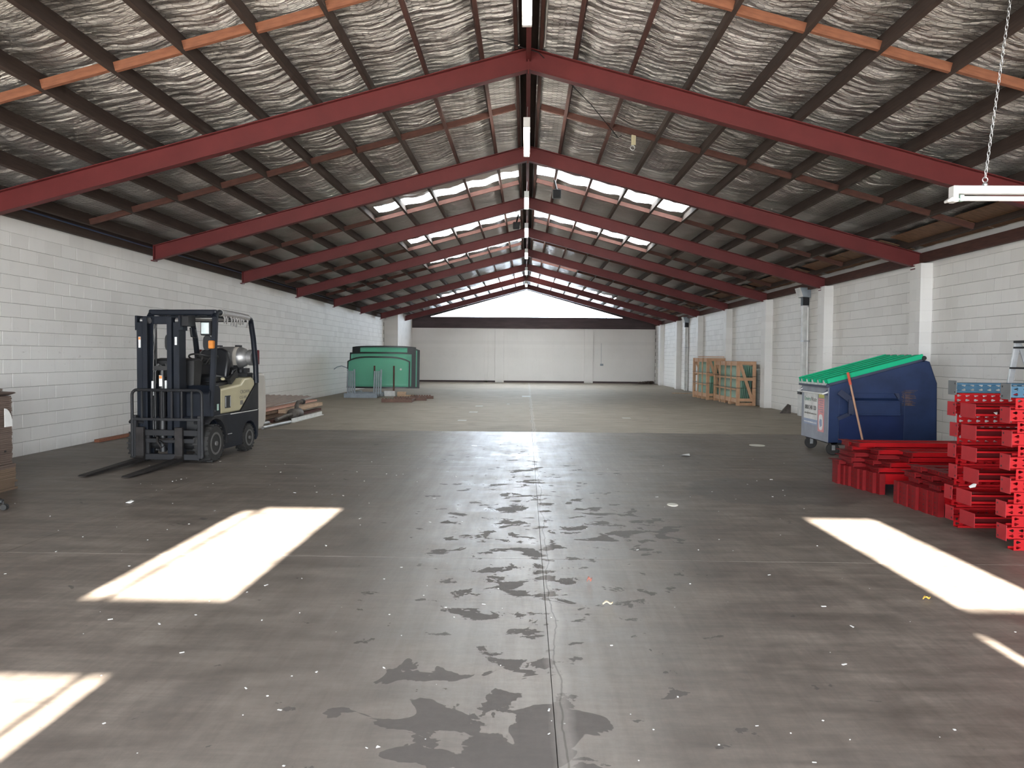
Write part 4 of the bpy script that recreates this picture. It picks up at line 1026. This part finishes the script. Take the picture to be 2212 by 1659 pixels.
for x, a, b, z, w, h, m_, lb in pl:
    o = MB().box(-w/2, w/2, 0, b - a, 0, h).build('plank', M[m_], bevel=.004); o.location = (x, a, z); o.rotation_euler = (0, 0, R_(random.uniform(-1.2, .6))); tag(o, lb, 'plank', 'planks in the scrap pile')
for o in [o for o in COL.objects if o.name.startswith('plank') and abs(o.location.z - .06) < .001]: o.location.z = 0.0
mf = empty('exhaust_muffler', (-5.36, 17.5, .13), R_(-4), label='rusty grey exhaust muffler with pipes beside the planks', cat='muffler')
MB().lathe([(.05, -.02), (.11, 0), (.13, .03), (.13, .42), (.11, .46), (.05, .48)], (0, 0, 0), (0, 1, 0), 20).build('body', M['muffler'], mf, smooth=40)
MB().path([(0, 0, 0), (-.02, -.3, -.01), (-.06, -.75, -.06)], .045, 12).build('inlet_pipe', M['muffler'], mf, smooth=40)
MB().path([(0, .3, .06), (-.02, .36, .18), (-.01, .42, .25), (.03, .55, .26)], .05, 12).build('outlet_pipe', M['muffler'], mf, smooth=40)
MB().tube((.03, .555, .26), (.05, .62, .262), .058, 12).build('pipe_mouth', M['black'], mf, smooth=40)
tg = MB().box(0, .05, -.0, 2.3, 0, .012).box(0, .006, 0, 2.3, .012, .09); 
o = tg.build('steel_angle', M['white_dirty']); o.location = (-5.17, 16.85, 0); o.rotation_euler = (0, 0, R_(-1.5)); tag(o, 'pale perforated steel angle on the floor beside the muffler', 'steel angle')
for k in range(11): MB().box(-.002, .0, .15 + .19*k, .20 + .19*k, .04, .06).build('slot', M['black'], o)
for k, (x, y, lb) in enumerate(((-5.66, 15.05, 'grey steel tube in front of the scrap pile, nearer the wall'), (-5.26, 15.25, 'grey steel tube in front of the scrap pile, beside the perforated angle'))):
    o = MB().tube((0, 0, .035), (.12, 1.4, .035), .034, 12).build('steel_tube', M['galv'], smooth=40); o.location = (x, y, 0); tag(o, lb, 'steel tube', 'steel tubes by the scrap pile')
o = MB().prism([(-.28, 0), (.28, 0), (.26, .13), (.1, .17), (-.2, .15)], (0,0,0), (1,0,0), (0,0,1), (0, .5, 0)).build('plastic_tub', M['blue_tarp'], bevel=.02, seg=2); o.location = (-5.98, 15.1, 0); tag(o, 'dark blue plastic tub under the near end of the planks', 'tub')

# ================================================================== BUS WINDSCREENS AND RACK
def green_glass():
    m, t, bs, N, L = nt('green_tinted_glass')
    bs.inputs['Base Color'].default_value = (.32, .70, .56, 1); bs.inputs['Roughness'].default_value = .12
    tr = N.new('ShaderNodeBsdfTransparent'); tr.inputs[0].default_value = (.50, .90, .76, 1)
    x = N.new('ShaderNodeMixShader'); x.inputs[0].default_value = .40
    L.new(tr.outputs[0], x.inputs[1]); L.new(bs.outputs[0], x.inputs[2]); L.new(x.outputs[0], N['Material Output'].inputs[0])
    bump(t, bs, noise(t, tex(t, (3, 1, 1.2)), 2, 5, .6, 1.5), .25, .02)
    return m
M['glass_green'] = green_glass(); M['ceramic'] = mat('black_ceramic_border', (.012, .014, .016), .35)
def windscreen(x, y, z, w, h, tilt, top, lab, side_band=.0, rz=0):
    root = empty('windscreen', (x, y, z), R_(rz), label=lab, cat='windscreen', group='green bus windscreens on the rack')
    nx_, nz_ = 20, 8
    def pt(u, v, off=0):
        X = (u - .5)*w; crown = h*(1 - top*abs(2*u - 1)**4); Z = v*crown
        Y = .20*(2*u - 1)**2 + Z*math.tan(R_(tilt)); return (X, Y + off, Z)
    vs = [pt(i/nx_, k/nz_) for i in range(nx_ + 1) for k in range(nz_ + 1)]
    fs = [(i*(nz_+1)+k, (i+1)*(nz_+1)+k, (i+1)*(nz_+1)+k+1, i*(nz_+1)+k+1) for i in range(nx_) for k in range(nz_)]
    g = MB().add(vs, fs).build('glass', M['glass_green'], root, smooth=60); s_ = g.modifiers.new('t', 'SOLIDIFY'); s_.thickness = .008
    bw_, bh_ = .05/w, .06/h
    mb = MB()
    def strip(u0, u1, v0, v1):
        n_ = 14; a = [pt(u0 + (u1-u0)*i/n_, v0, -.005) for i in range(n_+1)]; b = [pt(u0 + (u1-u0)*i/n_, v1, -.005) for i in range(n_+1)]
        mb.add(a + b, [(i, i+1, n_+2+i, n_+1+i) for i in range(n_)])
    strip(0, 1, 0, bh_); strip(0, 1, 1 - bh_, 1); strip(0, bw_ + side_band, bh_, 1 - bh_); strip(1 - bw_ - side_band, 1, bh_, 1 - bh_)
    bo = mb.build('black_border', M['ceramic'], root); s_ = bo.modifiers.new('t', 'SOLIDIFY'); s_.thickness = .004
    if rz == 0 and side_band == 0:
        o_ = MB().lathe([(.04, 0), (.04, .004)], pt(.86, .62, -.012), (0,1,0), 16).build('paper_label', M['sticker'], root)
    return root
windscreen(-5.55, 28.6, .27, 2.38, 1.20, 6, .16, 'front green windscreen with a curved top and a white sticker')
windscreen(-5.50, 28.85, .27, 2.42, 1.36, 6, .02, 'second green windscreen from the front, its corner showing above', .001)
windscreen(-5.45, 29.15, .25, 2.45, 1.62, 5, .03, 'tall rear windscreen with wide black side bands', .11)
windscreen(-5.36, 29.4, .24, 2.50, 1.60, 5, .08, 'hindmost green windscreen, only its right edge showing', .02)
rk = empty('glass_rack', (-5.65, 28.2, 0), label='grey steel rack with upright posts holding the green windscreens', cat='rack')
MB().box(-.75, .42, -1.3, -1.22, .0, .16).box(-.75, .42, -.1, -.02, .0, .16).box(-.75, -.67, -1.22, 1.4, .02, .14).box(.34, .42, -1.22, 1.4, .02, .14).build('base_frame', M['grey_paint'], rk, bevel=.005)
MB().box(.42, .424, -1.2, -1.1, .03, .12).box(.42, .424, -.8, -.7, .03, .12).build('fork_pocket', M['black'], rk)
for gx_ in (-.62, .30):
    for k in range(4):
        MB().bar((gx_ + .075*k, -1.24 + .02*k, .12), (gx_ + .075*k + (.03 if gx_ > 0 else 0), -1.2, .95 + (.06 if k == 3 else 0)), .05, .05, (0,1,0)).build('post', M['grey_paint'], rk, bevel=.004)
for gx_ in (.06, .78):
    MB().bar((gx_, .05, .05), (gx_, .09, 1.12), .055, .05, (0,1,0)).build('padded_post', M['timber_mid'], rk, bevel=.006)
MB().path([(-.60, -1.25, .95), (-.66, -1.24, 1.06), (-.84, -1.23, 1.12), (-1.0, -1.22, 1.08), (-1.12, -1.2, 1.0)], .016, 8).build('hose', M['grey_paint'], rk, smooth=50)
MB().box(.45, .85, -.1, .0, .0, .2).build('block', M['white_dirty'], rk, bevel=.01)
lo_ = MB().box(0, .3, 0, .25, 0, .17).box(.3, .6, .05, .15, 0, .06).build('timber_offcut', M['plank'], bevel=.006); lo_.location = (-4.72, 28.1, 0); tag(lo_, 'brown timber offcuts on the floor under the windscreen rack', 'timber')
# brown toothed steel beams on the floor
M['brown_steel'] = mat('brown_primer_steel', (.16, .085, .06), .6, .1, .2, 5)
for k, (x, y, L_, lb) in enumerate(((-4.62, 24.5, .98, 'brown toothed steel beam lying nearest, in front of the windscreens'), (-4.42, 25.6, 1.1, 'brown toothed steel beam lying in the middle of three'), (-4.02, 26.7, .8, 'brown toothed steel beam lying farthest of three'))):
    e = empty('toothed_beam', (x, y, 0), R_(2), label=lb, cat='steel beam', group='brown toothed beams on the floor')
    MB().box(0, L_, 0, .10, 0, .10).build('bar', M['brown_steel'], e, bevel=.004)
    th = MB()
    for q in range(int(L_/.09)): th.box(.02 + .09*q, .07 + .09*q, .01, .09, .10, .135)
    tag(th.build('teeth', M['brown_steel'], e), kind='stuff')
o = MB().box(0, .07, 0, 2.0, 0, .085).build('flat_steel_bar', M['brown_steel'], bevel=.004); o.location = (-3.72, 24.6, 0); o.rotation_euler = (0, 0, R_(1.5)); tag(o, 'brown steel bar closing the right end of the toothed beams', 'steel bar')

# ================================================================== GLASS CRATES on the right
M['crate'] = mat('pale_crate_timber', (.58, .35, .21), .7, 0, .2, 5, col2=(.46, .26, .15))
M['strap'] = mat('brown_strap', (.06, .04, .03), .5)
def crate_glass():
    m, t, bs, N, L = nt('stacked_green_glass')
    bs.inputs['Base Color'].default_value = (.60, .80, .72, 1); bs.inputs['Roughness'].default_value = .15
    tr = N.new('ShaderNodeBsdfTransparent'); tr.inputs[0].default_value = (.78, .93, .86, 1)
    x = N.new('ShaderNodeMixShader'); x.inputs[0].default_value = .42
    L.new(tr.outputs[0], x.inputs[1]); L.new(bs.outputs[0], x.inputs[2]); L.new(x.outputs[0], N['Material Output'].inputs[0]); return m
M['crate_glass'] = crate_glass()
def crate(x0, y0, dx, dy, h, lab, panes, rz=0):
    e = empty('glass_crate', (x0, y0, 0), R_(rz), label=lab, cat='crate', group='open timber crates of glass')
    nv = 5 if dy > 2.5 else 4
    for side_x in (0, dx):
        for k in range(nv):
            y = .05 + (dy - .10)*k/(nv - 1); MB().box(side_x - .02, side_x + .02, y - .03, y + .03, .0, h).build('slat', M['crate'], e, bevel=.003)
        for z, w in ((.16, .14), (.62*h, .05), (h - .07, .14), (.36*h, .05)):
            s_ = .025 if side_x == 0 else -.025
            MB().box(side_x + s_ - .012, side_x + s_ + .012, 0, dy, z - w/2, z + w/2).build('rail', M['crate'], e, bevel=.003)
    for yy in (0, dy):
        for xx in (.03, dx - .03): MB().box(xx - .055, xx + .055, yy - .02, yy + .02, .0, h).build('corner_post', M['crate'], e, bevel=.003)
        for z in (.18, .60*h, h - .05): MB().box(0, dx, yy - .015 if yy else yy - .03, yy + .03 if yy else yy + .015, z - .05, z + .05).build('cross_rail', M['crate'], e, bevel=.003)
        MB().bar((.08, yy - .035, h - .08), (dx - .1, yy - .035, .20), .025, .095, (1, 0, .6)).build('diagonal_brace', M['crate'], e, bevel=.003)
    for yy in np.linspace(.05, dy - .1, 4): MB().box(0, dx, yy, yy + .09, .0, .09).build('bearer', M['crate'], e, bevel=.003)
    MB().path([(-.024, -.04, .66*h), (-.024, dy + .04, .66*h), (dx + .024, dy + .04, .66*h), (dx + .024, -.04, .66*h)], .008, 4, closed=True).build('strap', M['strap'], e)
    MB().path([(-.024, -.04, .40*h), (-.024, dy + .04, .40*h), (dx + .024, dy + .04, .40*h), (dx + .024, -.04, .40*h)], .008, 4, closed=True).build('strap', M['strap'], e)
    for k in range(panes):
        x = .10 + (dx - .26)*k/max(panes - 1, 1); lean = .10
        MB().prism([(x, .10), (x + .012, .10), (x + .012 + lean, h - .12 - .02*(k % 3)), (x + lean, h - .12 - .02*(k % 3))], (0, .08, 0), (1,0,0), (0,0,1), (0, dy - .16, 0)).build('glass_sheet', M['crate_glass'], e)
    return e
crate(6.69, 24.45, .56, 2.95, 1.40, 'front timber crate of green glass sheets with a diagonal brace, by the right wall', 6)
c2 = crate(6.50, 27.7, .62, 2.0, 1.50, 'rear timber crate of glass sheets standing behind the braced one', 5, 1.5)
o = MB().box(-.62, .5, .9, 1.02, 0, .03).build('loose_board', M['crate']); o.location = (6.9, 27.2, 1.53); tag(o, 'loose board lying across the top of the rear glass crate', 'board')
o = MB().box(-.4, .45, -.06, .06, 0, .03).build('loose_board', M['plank']); o.location = (6.55, 32.4, 0); tag(o, 'loose board on the floor behind the rear glass crate', 'board')
# white bracket box at the first downpipe, downpipes with rainwater heads
def downpipe(y, lab, full):
    e = empty('downpipe', (7.33, y, 0), label=lab, cat='downpipe', group='downpipes on the right wall')
    MB().box(-.07, .07, -.07, .07, .0 if not full else .02, 3.0).build('pipe', M['white_dirty'], e, bevel=.012, seg=2)
    MB().prism([(-.20, 3.36), (.08, 3.36), (.08, 3.10), (-.12, 3.12)], (0, -.20, 0), (1,0,0), (0,0,1), (0, .40, 0)).build('rainwater_head', M['grey_paint'], e, bevel=.006)
    MB().prism([(-.205, 3.36), (-.198, 3.36), (-.118, 3.12), (-.125, 3.12)], (0, -.20, 0), (1,0,0), (0,0,1), (0, .40, 0)).build('head_front', M['white_dirty'], e)
    MB().box(-.08, .08, -.08, .08, 2.9, 3.12).build('collar', M['char'], e)
    MB().tube((.03, -.16, .0), (.03, -.16, 2.85), .025, 10).build('side_pipe', M['white'], e, smooth=40)
    for z in (.9, 1.95): MB().box(-.08, .08, -.19, .08, z, z + .03).build('bracket', M['galv'], e)
    if full:
        MB().box(-.14, .02, -.20, .0, .0, .56).build('guard_box', M['white_dirty'], e, bevel=.006)
        MB().box(-.15, .02, -.21, .0, .57, .67).build('cap', M['black'], e)
downpipe(20.45, 'nearest white square downpipe with a guard box at its foot, behind the bin', True)
downpipe(35.4, 'farther white square downpipe on the right wall, beyond the crates', False)
o = MB().prism([(0, 0), (.30, 0), (.30, .22), (.22, .26)], (0, 0, 0), (1,0,0), (0,0,1), (0, .05, 0)).build('scrap_plate', M['muffler']); o.location = (6.98, 21.2, 0); tag(o, 'grey scrap plate leaning on the wall left of the guard box', 'plate')

# ================================================================== LIGHTS
def pendant(y, z, L_, lab, tilt=0):
    e = empty('strip_light', (-.02, y, z), label=lab, cat='light', group='lit strip lights under the ridge')
    MB().box(-.05, .05, -L_/2, L_/2, .035, .085).build('housing', M['white'], e, bevel=.006)
    MB().tube((0, -L_/2 + .03, .0), (0, L_/2 - .03, .0), .045, 14).build('tube', M['tube_light'], e, smooth=40)
    for s in (-1, 1):
        MB().box(-.05, .05, s*L_/2 - .025, s*L_/2 + .025, -.05, .085).build('end_cap', M['white'], e, bevel=.004)
        MB().path([(.0, s*L_*.32, .08), (.015, s*L_*.30, ZT - z - .1)], .004, 5).build('hanger', M['galv'], e)
    e.rotation_euler = (R_(tilt), 0, R_(-2 if tilt else 0))
lights = [(7.25, 4.93, 1.5, 'nearest lit strip light, cut by the top edge of the picture'), (12.3, 4.93, 1.7, 'second lit strip light, in front of the second rafter pair', 0),
          (17.15, 4.93, 1.3, 'third lit strip light, at the first skylight row'), (21.2, 4.93, 1.6, 'fourth lit strip light, at the second skylight row'), (26.0, 4.93, 1.6, 'fifth lit strip light from the camera'),
          (31.2, 4.93, 1.6, 'sixth lit strip light from the camera'), (36.7, 4.93, 1.6, 'farthest lit strip light, just before the gable window')]
for a in lights: pendant(*a)
bt_ = empty('batten_light', (3.26, 6.0, 2.715), R_(0), label='unlit white batten light hanging on a chain at the right edge', cat='light')
MB().box(0, 1.5, -.035, .035, .055, .115).build('housing', M['white'], bt_, bevel=.006)
MB().tube((.05, 0, .022), (1.45, 0, .022), .019, 14).build('tube', M['white'], bt_, smooth=40)
MB().box(-.015, .025, -.04, .04, -.01, .115).build('end_cap', M['white_dirty'], bt_, bevel=.005)
MB().prism([(-.05, -.012), (.04, .005), (.04, .02), (-.02, .03), (-.055, .005)], (0, -.03, 0), (1,0,0), (0,0,1), (0, .06, 0)).build('lamp_holder', M['white_dirty'], bt_, bevel=.004)
MB().box(.045, .075, -.021, .021, .0, .045).build('tube_cap', M['sticker_green'], bt_)
MB().lathe([(.016, .115), (.02, .13), (.008, .15)], (.24, 0, 0), (0,0,1), 10).path([(.24 + .02*math.cos(a), 0, .165 + .02*math.sin(a)) for a in np.linspace(0, 2*math.pi, 10, endpoint=False)], .004, 6, closed=True).build('hook', M['galv'], bt_, smooth=40)
chn = MB(); p0 = Vector((.24, 0, .18)); p1 = Vector((.415, 0, ZT - PITCH*3.68 - 2.715)); nl = int((p1 - p0).length/.034); d_ = (p1 - p0)/nl
for k in range(nl):
    c = p0 + d_*(k + .5); u_ = Vector((1,0,0)) if k % 2 else Vector((0,1,0)); dn = d_.normalized()
    chn.path([c + dn*(.022*math.cos(a)) + u_*(.0095*math.sin(a)) for a in np.linspace(0, 2*math.pi, 10, endpoint=False)], .0028, 5, closed=True)
tag(chn.build('chain', M['galv'], bt_, smooth=60), kind='stuff')
# floodlights, hanging tag, cable
for x, y, z, lb, sx in ((-.28, 20.2, 4.95, 'black floodlight fixed left of the ridge', 1), (.62, 16.4, 4.98, 'black floodlight on an arm right of the ridge', -1)):
    e = empty('floodlight', (x, y, z), label=lb, cat='floodlight', group='floodlights near the ridge')
    MB().box(-.09, .09, -.06, .06, -.13, .05).build('lamp_body', M['black'], e, bevel=.015)
    MB().box(-.08, .08, -.068, -.058, -.12, .04).build('lens', M['char'], e)
    MB().bar((0, 0, .05), (sx*.05, .05, .26), .03, .03).build('arm', M['black'], e)
tagx = 1.66
e = empty('hanging_block', (tagx, 12.25, zroof(tagx) - .02), label='small yellow timber block with a ring hanging from the blocking right of the ridge', cat='block')
MB().box(-.035, .035, -.012, .012, -.14, .02).build('board', M['beige'], e, bevel=.003)
MB().path([(.035*math.cos(a) - .012, 0, -.18 + .035*math.sin(a)) for a in np.linspace(0, 2*math.pi, 14, endpoint=False)], .008, 6, closed=True).build('ring', M['galv'], e, smooth=40)
o = MB().path([(-.95, 9.6, ZT + .05), (-.3, 9.75, ZT - .02), (.12, 9.85, ZT - .1), (.9, 11.3, zroof(.9) - .03), (1.3, 12.2, zroof(1.3) - .02), (1.42, 12.3, zroof(1.4) - .10), (1.48, 12.3, zroof(1.4) - .06)], .006, 6).build('cable', M['char'], ceil, smooth=50)
o = MB().box(3.28 + 1.0, 3.28 + 1.18, YB - .05, YB - .005, 1.0, 1.12).tube((4.33, YB - .02, 1.12), (4.33, YB - .02, 2.3), .008, 6).build('socket_box', M['grey_paint']); tag(o, 'small grey socket box with a conduit on the far wall', 'socket')
hp_ = MB(); 
for k in range(5): hp_.lathe([(.02, 0), (.16 - .02*k, .02), (.13, .09 + .02*k), (.03, .14 + .01*k)], (-.3 + .16*k, random.uniform(-.1, .1), 0), (0,0,1), 10)
o = hp_.build('rag_heap', M['strap'], smooth=50); o.location = (6.75, 43.6, 0); tag(o, 'low dark heap of rags in the far right corner', 'heap', kind='stuff')

# ================================================================== ON THE FLOOR
M['bone'] = mat('off_white_plastic', (.70, .68, .60), .5, 0, .05, 8)
def disc(x, y, rx, ry, h, m_, lb, cat, name):
    o = MB().lathe([(.98, 0), (1.0, .5), (.96, 1.0)], (0,0,0), (0,0,1), 28).build(name, m_, smooth=40); o.scale = (rx, ry, h); o.location = (x, y, 0); tag(o, lb, cat); return o
disc(1.507, 7.82, .055, .075, .006, M['bone'], 'round off-white plastic disc on the floor right of the centre crack', 'disc', 'plastic_disc')
disc(4.0, 13.3, .13, .16, .005, M['bone'], 'pale round disc on the floor left of the bin', 'disc', 'plastic_disc')
def leaf(x, y, s, a, m_, lb, h=.02, name='dry_leaf'):
    vs = []; n_ = 7
    for i in range(n_ + 1):
        t = i/n_; w = s*.36*math.sin(math.pi*t)**.8; z = .002 + h*(.3 + .7*math.sin(math.pi*t*1.3)**2)
        for sgn in (-1, 0, 1): vs.append(((t - .5)*s*2, sgn*w, z + (h*.5 if sgn else 0)))
    fs = [(3*i + j, 3*i + j + 3, 3*i + j + 4, 3*i + j + 1) for i in range(n_) for j in (0, 1)]
    o = MB().add(vs, fs).build(name, m_, smooth=60); sd = o.modifiers.new('t', 'SOLIDIFY'); sd.thickness = .0015
    o.location = (x, y, 0); o.rotation_euler = (0, 0, a); tag(o, lb, 'leaf')
M['leaf_red'] = mat('red_brown_leaf', (.30, .10, .07), .6, 0, .2, 20); M['leaf_yellow'] = mat('yellow_leaf', (.62, .38, .06), .6, 0, .15, 20); M['leaf_pale'] = mat('pale_tan_leaf', (.60, .50, .34), .6, 0, .15, 20)
leaf(.433, 5.06, .018, .4, M['leaf_red'], 'small curled red-brown leaf on the floor right of the centre crack', .03)
leaf(.506, 4.60, .032, .1, M['leaf_pale'], 'pale tan leaf on the floor, nearer than the red-brown one')
leaf(2.51, 4.79, .028, .2, M['leaf_yellow'], 'yellow leaf on the floor at the edge of the right sun patch', .018)
def scrap(x, y, s, lb, name='paper_scrap'):
    pts = [(random.uniform(-1, 1)*s, random.uniform(-1, 1)*s*1.1, random.uniform(0, .5)*s) for _ in range(8)]
    bmm = bmesh.new(); [bmm.verts.new(p) for p in pts]; bmesh.ops.convex_hull(bmm, input=bmm.verts); me = bpy.data.meshes.new(name); bmm.to_mesh(me); bmm.free(); me.materials.append(M['paper'])
    zmin = min(v.co.z for v in me.vertices)
    for v in me.vertices: v.co.z -= zmin
    o = link(name, me); o.location = (x, y, 0); tag(o, lb, 'scrap')
scrap(-.552, 2.885, .010, 'small white scrap at the bottom of the picture, left of the dark patch')
scrap(-.668, 3.63, .012, 'torn white scrap on the floor above the lowest one, left of the crack')
scrap(2.46, 11.76, .09, 'crumpled white scrap on the floor far right of the centre')
scrap(-3.95, 7.62, .05, 'white scrap on the floor above the large left sun patch')
scrap(-.43, 13.0, .03, 'tiny white scrap near the shiny strip of floor')
M['mark'] = mat('worn_white_floor_paint', (.42, .40, .37), .6, 0, .2, 6)
for (x, y, w, l) in ((-1.40, 23.1, .22, .32), (-1.40, 20.6, .22, .30), (-1.48, 17.9, .20, .28), (2.495, 19.04, .2, .26), (-1.55, 15.1, .2, .22), (.02, 29.0, .32, .9), (-.55, 24.2, .08, .25)):
    MB().box(x - w/2, x + w/2, y - l/2, y + l/2, 0, .0015).build('paint_mark', M['mark'], fl)
# scattered crumbs of paint and paper: far too many to name
cr_ = MB()
for _ in range(280):
    x = random.uniform(-5.2, 5.2); y = 2.7 + 9*random.random()**1.6; s = random.uniform(.0015, .004)*(1 + .05*y)
    if x > 3.3 and y < 11: continue
    a = random.uniform(0, math.pi); c_, s_ = math.cos(a), math.sin(a); l_ = s*random.choice((1, 1, 1.6, 3))
    vs = [(x + c_*p - s_*q, y + s_*p + c_*q, z) for z in (.0, s*.5) for p, q in ((-l_, -s), (l_, -s), (l_, s), (-l_, s))]
    cr_.add(vs, [(4,5,6,7),(0,1,5,4),(1,2,6,5),(2,3,7,6),(3,0,4,7)])
tag(cr_.build('debris', M['paper']), 'tiny white crumbs and flakes scattered over the near floor', 'debris', kind='stuff')
